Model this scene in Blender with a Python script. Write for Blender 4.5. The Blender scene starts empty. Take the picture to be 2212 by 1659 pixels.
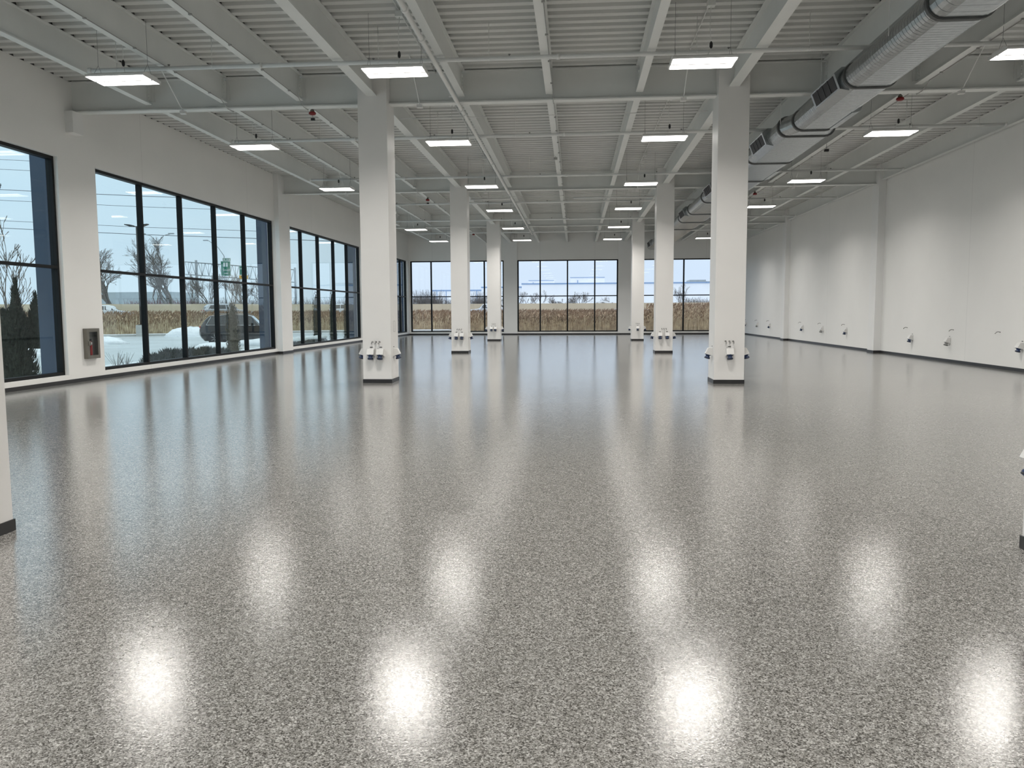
import bpy, math, random
from math import sin, cos, pi, radians, sqrt, atan2
from mathutils import Vector, Matrix
random.seed(7)
S = bpy.context.scene
COL = S.collection

# ------------------------------------------------------------------ camera
W_PX, H_PX = 2212, 1659
F_PX = 1720.2
YAW, PITCH, ROLL, CAM_H = 0.07991, -0.09071, -0.005087, 1.6922
fw = Vector((-sin(YAW)*cos(PITCH), cos(YAW)*cos(PITCH), sin(PITCH)))
rt = Vector((cos(YAW), sin(YAW), 0)); up = rt.cross(fw)
r2 = rt*cos(ROLL) + up*sin(ROLL); u2 = up*cos(ROLL) - rt*sin(ROLL)
cam_d = bpy.data.cameras.new('camera'); cam = bpy.data.objects.new('camera', cam_d)
COL.objects.link(cam)
cam_d.sensor_fit = 'HORIZONTAL'; cam_d.sensor_width = 36; cam_d.lens = 36*F_PX/W_PX
cam_d.clip_start = 0.05; cam_d.clip_end = 2000
M = Matrix((r2, u2, -fw)).transposed().to_4x4(); M.translation = (0, 0, CAM_H)
cam.matrix_world = M
S.camera = cam

# ------------------------------------------------------------------ exposure
S.view_settings.view_transform = 'Standard'; S.view_settings.look = 'None'
S.view_settings.gamma = 1; S.view_settings.use_curve_mapping = False
S.view_settings.exposure = 0.28
SKY_STRENGTH = 1.02
LENS_STRENGTH = 7.0       # glow of the lens face itself
LAMP_WATTS = 112.0         # downward light of one fixture

# ------------------------------------------------------------------ world: overcast winter sky
wd = bpy.data.worlds.new('overcast_sky'); S.world = wd; wd.use_nodes = True
nt = wd.node_tree; nt.nodes.clear()
def N(t, ty, **kw):
    n = t.nodes.new(ty)
    for k, v in kw.items(): setattr(n, k, v)
    return n
out = N(nt, 'ShaderNodeOutputWorld'); bg = N(nt, 'ShaderNodeBackground')
tc = N(nt, 'ShaderNodeTexCoord'); sep = N(nt, 'ShaderNodeSeparateXYZ')
mp = N(nt, 'ShaderNodeMapping'); mp.inputs['Scale'].default_value = (1, 1, 5)
no = N(nt, 'ShaderNodeTexNoise'); no.inputs['Scale'].default_value = 2.2; no.inputs['Detail'].default_value = 5
cr = N(nt, 'ShaderNodeValToRGB')
cr.color_ramp.elements[0].position = 0.0; cr.color_ramp.elements[0].color = (.62, .72, .84, 1)
cr.color_ramp.elements[1].position = .9; cr.color_ramp.elements[1].color = (1.42, 1.46, 1.5, 1)
e = cr.color_ramp.elements.new(.12); e.color = (.60, .73, .86, 1)
e = cr.color_ramp.elements.new(.34); e.color = (.56, .71, .86, 1)
cr2 = N(nt, 'ShaderNodeValToRGB'); cr2.color_ramp.elements[0].position = .35; cr2.color_ramp.elements[1].position = .7
cr2.color_ramp.elements[0].color = (0, 0, 0, 1); cr2.color_ramp.elements[1].color = (.42, .42, .42, 1)
mx = N(nt, 'ShaderNodeMixRGB'); mx.inputs[2].default_value = (.74, .82, .88, 1)
nt.links.new(tc.outputs['Generated'], sep.inputs[0]); nt.links.new(tc.outputs['Generated'], mp.inputs[0])
nt.links.new(mp.outputs[0], no.inputs['Vector']); nt.links.new(sep.outputs[2], cr.inputs[0])
nt.links.new(no.outputs[0], cr2.inputs[0]); nt.links.new(cr2.outputs[0], mx.inputs[0]); nt.links.new(cr.outputs[0], mx.inputs[1])
nt.links.new(mx.outputs[0], bg.inputs[0]); bg.inputs[1].default_value = SKY_STRENGTH
nt.links.new(bg.outputs[0], out.inputs[0])

# ------------------------------------------------------------------ materials
MAT = {}
def mat(name, col, rough=.5, metal=0, noise=None, bump=None, spec=None, coat=0, coat_r=.1):
    """plain principled material; noise=(scale, amount) varies the colour, bump=(scale, strength, distance)"""
    m = bpy.data.materials.new(name); m.use_nodes = True; t = m.node_tree
    p = t.nodes['Principled BSDF']
    p.inputs['Base Color'].default_value = (*col, 1); p.inputs['Roughness'].default_value = rough
    p.inputs['Metallic'].default_value = metal
    if spec is not None: p.inputs['Specular IOR Level'].default_value = spec
    p.inputs['Coat Weight'].default_value = coat; p.inputs['Coat Roughness'].default_value = coat_r
    tc = N(t, 'ShaderNodeTexCoord')
    if noise:
        n = N(t, 'ShaderNodeTexNoise'); n.inputs['Scale'].default_value = noise[0]; n.inputs['Detail'].default_value = 4
        c = N(t, 'ShaderNodeValToRGB'); a = noise[1]
        c.color_ramp.elements[0].position = .3; c.color_ramp.elements[1].position = .7
        c.color_ramp.elements[0].color = (*[max(0, x*(1-a)) for x in col], 1)
        c.color_ramp.elements[1].color = (*[min(1, x*(1+a)) for x in col], 1)
        t.links.new(tc.outputs['Object'], n.inputs['Vector']); t.links.new(n.outputs[0], c.inputs[0])
        t.links.new(c.outputs[0], p.inputs['Base Color'])
    if bump:
        n = N(t, 'ShaderNodeTexNoise'); n.inputs['Scale'].default_value = bump[0]; n.inputs['Detail'].default_value = 3
        b = N(t, 'ShaderNodeBump'); b.inputs['Strength'].default_value = bump[1]; b.inputs['Distance'].default_value = bump[2]
        t.links.new(tc.outputs['Object'], n.inputs['Vector']); t.links.new(n.outputs[0], b.inputs['Height'])
        t.links.new(b.outputs[0], p.inputs['Normal'])
    MAT[name] = m; return m

mat('column_paint', (.76, .75, .735), .45, noise=(1.5, .015), bump=(60, .05, .002))
mat('pilaster_paint', (.79, .79, .78), .5, noise=(1.5, .015))
mat('steel_paint', (.72, .735, .72), .45, noise=(2, .02))
mat('deck_paint', (.64, .65, .635), .5, noise=(1, .03))
mat('pipe_paint', (.74, .75, .74), .4, noise=(4, .02))
mat('black_base', (.022, .022, .024), .4, noise=(8, .1))
mat('frame_black', (.006, .007, .008), .5, spec=.25, noise=(5, .1))
mat('housing_white', (.74, .74, .73), .4, noise=(4, .02))
mat('plastic_white', (.72, .715, .70), .35, noise=(10, .02))
mat('plastic_blue', (.007, .026, .085), .35, noise=(20, .15))
mat('plastic_grey', (.32, .32, .31), .4, noise=(20, .1))
mat('plastic_black', (.02, .02, .022), .4, noise=(20, .1))
mat('chrome', (.33, .33, .325), .25, 1, noise=(30, .1))
mat('cabinet_steel', (.20, .19, .165), .38, .55, noise=(6, .08))
mat('cabinet_inside', (.10, .10, .10), .6, noise=(6, .1))
mat('red_paint', (.33, .02, .018), .35, noise=(10, .1))
mat('red_dark', (.22, .008, .01), .4, noise=(10, .1))
mat('label_white', (.6, .6, .58), .5, noise=(10, .05))
mat('galvanised', (.44, .465, .48), .24, 1, noise=(9, .10), bump=(14, .05, .01))
mat('galvanised_seam_shade', (.16, .17, .175), .5, .7, noise=(9, .10))  # darker copy of the duct metal, paints the seam shadow into the grooves
mat('gasket_dark', (.10, .105, .105), .5, .4, noise=(9, .1))
mat('grille_black', (.015, .015, .018), .5, noise=(9, .1))
mat('clad_blue', (.008, .026, .085), .4, noise=(1.5, .05))
mat('clad_greyblue', (.035, .058, .10), .45, noise=(1.5, .05))
mat('exterior_wall', (.55, .56, .57), .7, noise=(2, .04))
mat('snow', (.86, .88, .90), .7, noise=(3, .03), bump=(6, .6, .08))
mat('asphalt_wet', (.50, .53, .535), .45, noise=(.35, .12))
mat('concrete', (.50, .49, .46), .8, noise=(2, .08))
mat('barrier_conc', (.74, .61, .44), .85, noise=(.5, .07))
mat('road_grey', (.25, .26, .27), .8, noise=(1, .1))
mat('soil', (.20, .17, .12), .9, noise=(2, .2))
mat('reed_stalk', (.82, .61, .42), .8, noise=(2.5, .4))
mat('reed_plume', (.30, .20, .13), .9, noise=(1.2, .4))
mat('reed_mass', (.66, .49, .34), .95, noise=(5, .4), bump=(12, 1, .05))
mat('bark_hazed', (.20, .18, .165), .9, noise=(5, .2))  # lightened so that distant haze is part of the bark colour
mat('bark_pale', (.20, .17, .15), .9, noise=(5, .2))
mat('red_twigs', (.20, .055, .05), .9, noise=(3, .3))
mat('evergreen', (.035, .042, .03), .95, noise=(9, .5), bump=(20, 1, .05))
mat('evergreen_brown', (.13, .115, .09), .95, noise=(9, .35), bump=(20, 1, .05))
mat('shrub_grey', (.09, .095, .085), .95, noise=(12, .4), bump=(25, 1, .04))
mat('warehouse', (.90, .915, .94), .7, noise=(.3, .03))
mat('warehouse_trim', (.26, .38, .58), .6, noise=(.3, .05))
mat('rooftop_grey', (.33, .37, .39), .6, noise=(1, .06))
mat('galv_dull', (.36, .38, .40), .5, .3, noise=(3, .1))
mat('pole_dark', (.03, .028, .028), .45, noise=(3, .1))
mat('wire', (.12, .13, .15), .6, noise=(3, .1))
mat('sign_green', (.02, .20, .13), .5, noise=(2, .05))
mat('sign_yellow', (.80, .42, .02), .5, noise=(2, .05))
mat('sign_white', (.75, .77, .77), .5, noise=(2, .03))
mat('car_black', (.018, .016, .017), .2, .2, noise=(3, .05), coat=1, coat_r=.04)
mat('car_white', (.72, .74, .76), .3, noise=(3, .02), coat=1, coat_r=.05)
mat('car_silver', (.42, .44, .46), .3, .5, noise=(3, .03), coat=1, coat_r=.05)
mat('car_glass', (.02, .025, .028), .06, noise=(3, .05), coat=1, coat_r=.02)
mat('tyre', (.018, .018, .018), .8, noise=(9, .1))
mat('rim', (.30, .30, .30), .3, .8, noise=(9, .05))
mat('tail_red', (.45, .02, .02), .2, noise=(9, .05), coat=1)
mat('lamp_clear', (.6, .6, .6), .1, noise=(9, .05), coat=1)

# painted wall with panel joints every few metres
def wall_mat(name, axis, start, pitch):
    m = mat(name, (.80, .795, .775), .55, noise=(.8, .015), bump=(45, .06, .002)); t = m.node_tree
    p = t.nodes['Principled BSDF']
    src = p.inputs['Base Color'].links[0].from_socket
    tc = N(t, 'ShaderNodeTexCoord'); sp = N(t, 'ShaderNodeSeparateXYZ')
    a = N(t, 'ShaderNodeMath', operation='SUBTRACT'); a.inputs[1].default_value = start
    b = N(t, 'ShaderNodeMath', operation='PINGPONG'); b.inputs[1].default_value = pitch/2
    c = N(t, 'ShaderNodeMath', operation='LESS_THAN'); c.inputs[1].default_value = .005
    mx = N(t, 'ShaderNodeMixRGB'); mx.inputs[2].default_value = (.58, .58, .57, 1)
    t.links.new(tc.outputs['Object'], sp.inputs[0]); t.links.new(sp.outputs[axis], a.inputs[0])
    t.links.new(a.outputs[0], b.inputs[0]); t.links.new(b.outputs[0], c.inputs[0])
    t.links.new(c.outputs[0], mx.inputs[0]); t.links.new(src, mx.inputs[1]); t.links.new(mx.outputs[0], p.inputs['Base Color'])
wall_mat('wall_paint_left', 1, 22.2, 7.3)
wall_mat('wall_paint_right', 1, 25.6, 6.86)
wall_mat('wall_paint_far', 0, -2.59, 3.97)

# terrazzo-like flake floor under a glossy clear coat
def floor_mat():
    m = bpy.data.materials.new('flake_epoxy'); m.use_nodes = True; t = m.node_tree; p = t.nodes['Principled BSDF']
    tc = N(t, 'ShaderNodeTexCoord')
    v1 = N(t, 'ShaderNodeTexVoronoi'); v1.inputs['Scale'].default_value = 165
    v2 = N(t, 'ShaderNodeTexVoronoi'); v2.inputs['Scale'].default_value = 58
    r1 = N(t, 'ShaderNodeValToRGB'); r1.color_ramp.interpolation = 'CONSTANT'
    els = r1.color_ramp.elements
    els[0].position = 0; els[0].color = (.085, .081, .075, 1)
    els[1].position = .20; els[1].color = (.18, .175, .164, 1)
    for pos, c in ((.38, (.255, .25, .237)), (.64, (.36, .352, .336)), (.88, (.49, .48, .46))):
        e = els.new(pos); e.color = (*c, 1)
    r2_ = N(t, 'ShaderNodeValToRGB')
    r2_.color_ramp.elements[0].color = (.72, .71, .69, 1); r2_.color_ramp.elements[1].color = (1.2, 1.2, 1.2, 1)
    s1 = N(t, 'ShaderNodeSeparateColor'); s2 = N(t, 'ShaderNodeSeparateColor')
    mu = N(t, 'ShaderNodeMixRGB', blend_type='MULTIPLY'); mu.inputs[0].default_value = 1
    t.links.new(tc.outputs['Object'], v1.inputs['Vector']); t.links.new(tc.outputs['Object'], v2.inputs['Vector'])
    t.links.new(v1.outputs['Color'], s1.inputs[0]); t.links.new(v2.outputs['Color'], s2.inputs[0])
    t.links.new(s1.outputs[0], r1.inputs[0]); t.links.new(s2.outputs[0], r2_.inputs[0])
    t.links.new(r1.outputs[0], mu.inputs[1]); t.links.new(r2_.outputs[0], mu.inputs[2])
    # slightly orange-peeled clear coat over the flakes
    n1 = N(t, 'ShaderNodeTexNoise'); n1.inputs['Scale'].default_value = 80; n1.inputs['Detail'].default_value = 2
    n2 = N(t, 'ShaderNodeTexNoise'); n2.inputs['Scale'].default_value = 1.3; n2.inputs['Detail'].default_value = 2
    b1 = N(t, 'ShaderNodeBump'); b1.inputs['Strength'].default_value = FLOOR_BUMP; b1.inputs['Distance'].default_value = .0022
    t.links.new(tc.outputs['Object'], n1.inputs['Vector']); t.links.new(n1.outputs[0], b1.inputs['Height'])
    t.links.new(tc.outputs['Object'], n2.inputs['Vector'])
    mr = N(t, 'ShaderNodeMapRange'); mr.inputs['To Min'].default_value = FLOOR_ROUGH-.02; mr.inputs['To Max'].default_value = FLOOR_ROUGH+.03
    t.links.new(n2.outputs[0], mr.inputs[0])
    df = N(t, 'ShaderNodeBsdfDiffuse'); gl = N(t, 'ShaderNodeBsdfAnisotropic', distribution='BECKMANN')
    fr = N(t, 'ShaderNodeFresnel'); fr.inputs[0].default_value = 1.52; mx = N(t, 'ShaderNodeMixShader')
    t.links.new(mu.outputs[0], df.inputs[0]); t.links.new(mr.outputs[0], gl.inputs['Roughness']); gl.inputs[0].default_value = (1, 1, 1, 1)
    t.links.new(b1.outputs[0], gl.inputs['Normal'])
    t.links.new(fr.outputs[0], mx.inputs[0]); t.links.new(df.outputs[0], mx.inputs[1]); t.links.new(gl.outputs[0], mx.inputs[2])
    t.nodes.remove(p); t.links.new(mx.outputs[0], t.nodes['Material Output'].inputs[0])
    MAT['flake_epoxy'] = m
FLOOR_BUMP, FLOOR_ROUGH = .22, .165
floor_mat()

def glass_mat(name, tint):
    m = bpy.data.materials.new(name); m.use_nodes = True; t = m.node_tree; t.nodes.clear()
    o = N(t, 'ShaderNodeOutputMaterial'); mx = N(t, 'ShaderNodeMixShader'); lw = N(t, 'ShaderNodeLayerWeight'); lw.inputs[0].default_value = .5
    pw = N(t, 'ShaderNodeMath', operation='POWER'); pw.inputs[1].default_value = 5
    fr = N(t, 'ShaderNodeMath', operation='MULTIPLY_ADD'); fr.inputs[1].default_value = .7; fr.inputs[2].default_value = .02
    t.links.new(lw.outputs['Facing'], pw.inputs[0]); t.links.new(pw.outputs[0], fr.inputs[0])
    tr = N(t, 'ShaderNodeBsdfTransparent'); tr.inputs[0].default_value = (*tint, 1)
    gl = N(t, 'ShaderNodeBsdfGlossy'); gl.inputs['Roughness'].default_value = .01
    t.links.new(fr.outputs[0], mx.inputs[0]); t.links.new(tr.outputs[0], mx.inputs[1]); t.links.new(gl.outputs[0], mx.inputs[2])
    t.links.new(mx.outputs[0], o.inputs[0]); MAT[name] = m
glass_mat('glass_green', (.88, .945, .945))
glass_mat('glass_clear', (.95, .965, .985))

def emit_mat(name, col, strength):
    m = bpy.data.materials.new(name); m.use_nodes = True; t = m.node_tree; p = t.nodes['Principled BSDF']
    p.inputs['Base Color'].default_value = (.9, .9, .9, 1)
    p.inputs['Emission Color'].default_value = (*col, 1); p.inputs['Emission Strength'].default_value = strength
    MAT[name] = m
emit_mat('lens_lit', (1.0, .962, .91), LENS_STRENGTH)

# ------------------------------------------------------------------ mesh helpers
class MB:
    """collects shapes and links them as one mesh object"""
    def __init__(s): s.v = []; s.f = []; s.mi = []; s.m = 0; s.sm = []
    def add(s, vs, fs, smooth=False):
        b = len(s.v); s.v += [tuple(v) for v in vs]
        for f in fs: s.f.append(tuple(b+i for i in f)); s.mi.append(s.m); s.sm.append(smooth)
        return s
    def box(s, x0, x1, y0, y1, z0, z1):
        return s.add([(x0,y0,z0),(x1,y0,z0),(x1,y1,z0),(x0,y1,z0),(x0,y0,z1),(x1,y0,z1),(x1,y1,z1),(x0,y1,z1)],
                     [(0,3,2,1),(4,5,6,7),(0,1,5,4),(1,2,6,5),(2,3,7,6),(3,0,4,7)])
    def tube(s, pts, r, n=8, cap=True, smooth=True):
        pts = [Vector(p) for p in pts]; rs = r if isinstance(r, (list, tuple)) else [r]*len(pts)
        rings = []; prev = None
        for i, p in enumerate(pts):
            d = (pts[min(i+1, len(pts)-1)] - pts[max(i-1, 0)])
            if d.length < 1e-9: d = Vector((0, 0, 1))
            d.normalize()
            if prev is None:
                a = Vector((0, 0, 1)) if abs(d.z) < .9 else Vector((1, 0, 0)); u = d.cross(a).normalized()
            else: u = (prev - d*prev.dot(d)).normalized()
            prev = u; w = d.cross(u)
            rings.append([p + (u*cos(2*pi*k/n) + w*sin(2*pi*k/n))*rs[i] for k in range(n)])
        vs = [v for rg in rings for v in rg]; fs = []
        for i in range(len(pts)-1):
            for k in range(n): fs.append((i*n+k, i*n+(k+1) % n, (i+1)*n+(k+1) % n, (i+1)*n+k))
        s.add(vs, fs, smooth)
        if cap:
            b = len(s.v)-len(vs)
            s.f.append(tuple(b+k for k in reversed(range(n)))); s.mi.append(s.m); s.sm.append(False)
            s.f.append(tuple(b+(len(pts)-1)*n+k for k in range(n))); s.mi.append(s.m); s.sm.append(False)
        return s
    def prism(s, poly, axis, a0, a1):
        """polygon in the two other axes, extruded along axis"""
        n = len(poly)
        def P(p, a): return (a, p[0], p[1]) if axis == 0 else ((p[0], a, p[1]) if axis == 1 else (p[0], p[1], a))
        vs = [P(p, a0) for p in poly] + [P(p, a1) for p in poly]
        fs = [tuple(range(n)), tuple(reversed(range(n, 2*n)))] + [(i, n+i, n+(i+1) % n, (i+1) % n) for i in range(n)]
        return s.add(vs, fs)
    def loft(s, secs, cap=True, smooth=False):
        n = len(secs[0]); fs = []
        for i in range(len(secs)-1):
            for k in range(n): fs.append((i*n+k, i*n+(k+1) % n, (i+1)*n+(k+1) % n, (i+1)*n+k))
        if cap: fs += [tuple(reversed(range(n))), tuple((len(secs)-1)*n+k for k in range(n))]
        return s.add([v for q in secs for v in q], fs, smooth)
    def lathe(s, prof, c, d, n=14, smooth=True):
        """profile of (distance along d, radius) from point c"""
        d = Vector(d).normalized(); c = Vector(c)
        a = Vector((0, 0, 1)) if abs(d.z) < .9 else Vector((1, 0, 0)); u = d.cross(a).normalized(); w = d.cross(u)
        return s.loft([[c + d*t + (u*cos(2*pi*k/n)+w*sin(2*pi*k/n))*r for k in range(n)] for t, r in prof], smooth=smooth)
    def blob(s, c, rx, ry, rz, n=8, m=6, jit=0.0, rnd=random):
        vs = []; fs = []
        for i in range(m+1):
            th = pi*i/m
            for k in range(n):
                j = 1 + rnd.uniform(-jit, jit)
                vs.append((c[0]+rx*j*sin(th)*cos(2*pi*k/n), c[1]+ry*j*sin(th)*sin(2*pi*k/n), c[2]+rz*j*cos(th)))
        for i in range(m):
            for k in range(n): fs.append((i*n+k, (i+1)*n+k, (i+1)*n+(k+1) % n, i*n+(k+1) % n))
        return s.add(vs, fs, True)
    def build(s, name, mats, parent=None, loc=None):
        me = bpy.data.meshes.new(name); me.from_pydata(s.v, [], s.f); me.update()
        ms = mats if isinstance(mats, (list, tuple)) else [mats]
        for m in ms: me.materials.append(MAT[m])
        me.polygons.foreach_set('material_index', s.mi if len(ms) > 1 else [0]*len(s.f))
        me.polygons.foreach_set('use_smooth', s.sm)
        import bmesh as _b
        b = _b.new(); b.from_mesh(me); _b.ops.recalc_face_normals(b, faces=b.faces); b.to_mesh(me); b.free()
        o = bpy.data.objects.new(name, me); COL.objects.link(o)
        if parent: o.parent = parent
        if loc: o.location = loc
        return o
def tag(o, label, cat, group=None, kind=None):
    o['label'] = label; o['category'] = cat
    if group: o['group'] = group
    if kind: o['kind'] = kind
    return o
def struct(o, label, cat): o['kind'] = 'structure'; o['label'] = label; o['category'] = cat; return o
def empty(name, loc, rz=0):
    o = bpy.data.objects.new(name, None); COL.objects.link(o); o.location = loc; o.rotation_euler = (0, 0, rz)
    o.empty_display_size = .1; return o
def copy_tree(o, parent=None):
    c = o.copy(); COL.objects.link(c); c.parent = parent
    for ch in KIDS.get(o.name, []):
        k = copy_tree(ch, c); KIDS.setdefault(c.name, []).append(k)
    return c
KIDS = {}
def part(mb, name, m, parent, label=None):
    o = mb.build(name, m, parent); KIDS.setdefault(parent.name, []).append(o)
    if label: o['label'] = label
    return o
def parts_at(mb, name, m, parent, locs, label=None):
    o0 = None
    for l in locs:
        if o0 is None: o = o0 = mb.build(name, m, parent)
        else: o = o0.copy(); COL.objects.link(o); o.parent = parent
        o.location = l; KIDS.setdefault(parent.name, []).append(o)
ORD = ['first', 'second', 'third', 'fourth', 'fifth', 'sixth', 'seventh', 'eighth', 'ninth', 'tenth', 'eleventh', 'twelfth']

# ------------------------------------------------------------------ layout (metres; X right, Y into the hall)
XL, XR, YB, YE = -12.30, 11.98, -9.0, 58.56
BAY = 13.714; YROW = [5.02, 18.74, 32.45, 46.17]
CXL, CXR, CW, CD = -5.082, 3.199, .685, .775
GZ, GT = 6.572, 7.31       # girder bottom, deck underside
BZ = 6.70                  # beam bottom
ZT, ZS, ZM = 5.425, .205, 2.81

# ------------------------------------------------------------------ room shell
struct(MB().box(XL-.3, XR+.3, YB-.3, YE+.3, -.2, 0).build('floor', 'flake_epoxy'), 'glossy grey and white flake epoxy floor of the whole hall', 'floor')
def deck():
    P = .339; prof = []
    y = YB
    while y < YE:
        prof += [(y, GT), (y+.15, GT), (y+.17, GT+.115), (y+.305, GT+.115), (y+.325, GT)]; y += P
    prof = [p for i, p in enumerate(prof) if i % 5 != 4]
    prof.append((YE, GT))
    a, b = XL-.02, XR+.02
    mb = MB(); n = len(prof)
    vs = [(a, y, z) for y, z in prof] + [(b, y, z) for y, z in prof] + [(a, y, z+.012) for y, z in prof] + [(b, y, z+.012) for y, z in prof]
    fs = [(i, i+1, n+i+1, n+i) for i in range(n-1)] + [(2*n+i, 3*n+i, 3*n+i+1, 2*n+i+1) for i in range(n-1)]
    mb.add(vs, fs)
    mb.box(a-.25, b+.25, YB-.2, YE+.2, GT+.13, GT+.27)
    return mb.build('ceiling', 'deck_paint')
CEIL = struct(deck(), 'white painted corrugated metal roof deck overhead', 'ceiling')

# left wall: four glazed bays
WL = [(-7.28, 4.55), (6.55, 18.43), (19.93, 32.13), (33.42, 45.35), (46.95, 58.05)]
MUL = [[-4.9, -2.5, -.15, 2.2], [8.93, 11.3, 13.68, 16.05], [22.29, 24.62, 27.0, 29.43], [35.7, 38.12, 40.6, 43.0], [49.3, 51.6, 53.95, 56.3]]
def wall_with_openings(name, m, fixed0, fixed1, a0, a1, ops, along_y, top=GT+.1):
    mb = MB()
    def bx(p, q, z0, z1):
        if q-p < 1e-4: return
        if along_y: mb.box(fixed0, fixed1, p, q, z0, z1)
        else: mb.box(p, q, fixed0, fixed1, z0, z1)
    p = a0
    for (o0, o1) in ops:
        bx(p, o0, -.2, top); bx(o0, o1, -.2, ZS); bx(o0, o1, ZT, top); p = o1
    bx(p, a1, -.2, top)
    return mb.build(name, m)
struct(wall_with_openings('wall_left', 'wall_paint_left', XL-.3, XL, YB-.3, YE+.3, WL, True), 'white painted left wall with long black framed windows', 'wall')
struct(MB().box(XR, XR+.3, YB-.3, YE+.3, -.2, GT+.1).build('wall_right', 'wall_paint_right'), 'plain white right wall washed by ceiling lights', 'wall')
WF = [(-12.19, -5.25), (-4.26, 3.06), (4.05, 11.55)]
struct(wall_with_openings('wall_far', 'wall_paint_far', YE, YE+.3, XL-.3, XR+.3, WF, False), 'white far end wall above and below the wide windows', 'wall')
struct(MB().box(XL-.3, XR+.3, YB-.3, YB, -.2, GT+.1).build('wall_near', 'wall_paint_far'), 'white wall behind the camera', 'wall')

BH = .092
def base(name, boxes, lab):
    mb = MB()
    for b in boxes: mb.box(*b)
    struct(mb.build(name, 'black_base'), lab, 'baseboard')
base('baseboard_left', [(XL, XL+.014, YB, YE, 0, BH)], 'black baseboard along the left wall')
base('baseboard_right', [(XR-.014, XR, YB, YE, 0, BH)], 'black baseboard along the right wall')
base('baseboard_far', [(XL+.014, XR-.014, YE-.014, YE, 0, BH)], 'black baseboard along the far end wall')

# windows
wn = [0]
def window(ax, p0, p1, muls, fixed, sgn, glass, lab):
    """ax 1: runs along Y at X=fixed, outward is sgn*X; ax 0: runs along X at Y=fixed"""
    wn[0] += 1
    root = empty('window_%d' % wn[0], (0, 0, 0)); struct(root, lab, 'window')
    d0, d1 = fixed, fixed+sgn*.16; a, b = min(d0, d1), max(d0, d1); w = .07 if ax == 1 else .095
    mb = MB()
    def bx(mb, s, t, z0, z1, e=0):
        if ax == 1: mb.box(a-e, b+e, s, t, z0, z1)
        else: mb.box(s, t, a-e, b+e, z0, z1)
    bx(mb, p0, p0+w, ZS, ZT); bx(mb, p1-w, p1, ZS, ZT)
    bx(mb, p0+w, p1-w, ZS, ZS+.075); bx(mb, p0+w, p1-w, ZT-.075, ZT)
    for m in muls: bx(mb, m-w/2, m+w/2, ZS+.075, ZT-.075)
    edges = [p0+w] + [q for m in muls for q in (m-w/2, m+w/2)] + [p1-w]
    for i in range(0, len(edges), 2): bx(mb, edges[i], edges[i+1], ZM-.035, ZM+.035)
    part(mb, 'window_frame', 'frame_black', root)
    g = MB(); mid = (a+b)/2; ga, gb = mid-.004, mid+.004
    for i in range(0, len(edges), 2):
        for z0, z1 in ((ZS+.075, ZM-.035), (ZM+.035, ZT-.075)):
            if ax == 1: g.box(ga, gb, edges[i], edges[i+1], z0, z1)
            else: g.box(edges[i], edges[i+1], ga, gb, z0, z1)
    part(g, 'window_pane', glass, root)
    s = MB()
    if ax == 1: s.box(a-.16, a, p0, p1, ZS-.03, ZS+.03)
    else: s.box(p0, p1, b, b+.16, ZS-.03, ZS+.03)
    part(s, 'window_sill', 'galv_dull', root)
for i, ((p0, p1), mu) in enumerate(zip(WL, MUL)):
    window(1, p0, p1, mu, XL-.10, -1, 'glass_green', ['black framed window in the left wall behind the camera', 'black framed window at the left edge of the view', 'five light black framed window left of the hall, beside the extinguisher cabinet', 'black framed window in the left wall past the second pier', 'farthest black framed window in the left wall'][i])
for i, ((p0, p1), mu) in enumerate(zip(WF, [[-10.65, -8.66, -6.70], [-2.59, -.60, 1.38], [5.77, 7.76, 9.75]])):
    window(0, p0, p1, mu, YE+.06, 1, 'glass_clear', ['left window of the far end wall', 'centre window of the far end wall', 'right window of the far end wall'][i])

# wall pilasters (part of the room)
tn = [0]
def pilaster(x0, x1, y0, y1, lab, zb=0, top=None):
    tn[0] += 1
    mb = MB(); mb.box(x0, x1, y0, y1, zb, top or GT)
    o = struct(mb.build('trim_%d' % tn[0], 'pilaster_paint'), lab, 'pilaster')
    if zb == 0:
        b = MB().box(x0-(.012 if x1 >= XR-.1 or abs(x0+5.25) < .1 or abs(x0-3.06) < .1 else 0), x1+(.012 if x0 <= XL+.1 or y1 >= YE-.1 else 0), y0-.012, y1+(.012 if y1 < YE-.1 else 0), 0, BH)
        part(b, 'baseboard', 'black_base', o)
pilaster(XL, XL+.20, 32.16, 33.38, 'white pilaster on the left wall between the second and third windows')
pilaster(XL, XL+.20, 45.6, 46.9, 'white pilaster on the left wall between the two farthest windows')
pilaster(XL, XL+.20, 18.80, 19.2, 'short white stub under the girder end above the extinguisher cabinet', zb=6.06, top=GZ-.001)
pilaster(XR-.27, XR, 18.74, 19.42, 'nearest white pilaster on the right wall')
pilaster(XR-.27, XR, 32.44, 33.12, 'second white pilaster on the right wall')
pilaster(XR-.27, XR, 46.15, 46.83, 'farthest white pilaster on the right wall')
pilaster(-5.25, -4.26, YE-.12, YE, 'left white pilaster between the far end windows')
pilaster(3.06, 4.05, YE-.12, YE, 'right white pilaster between the far end windows')

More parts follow.
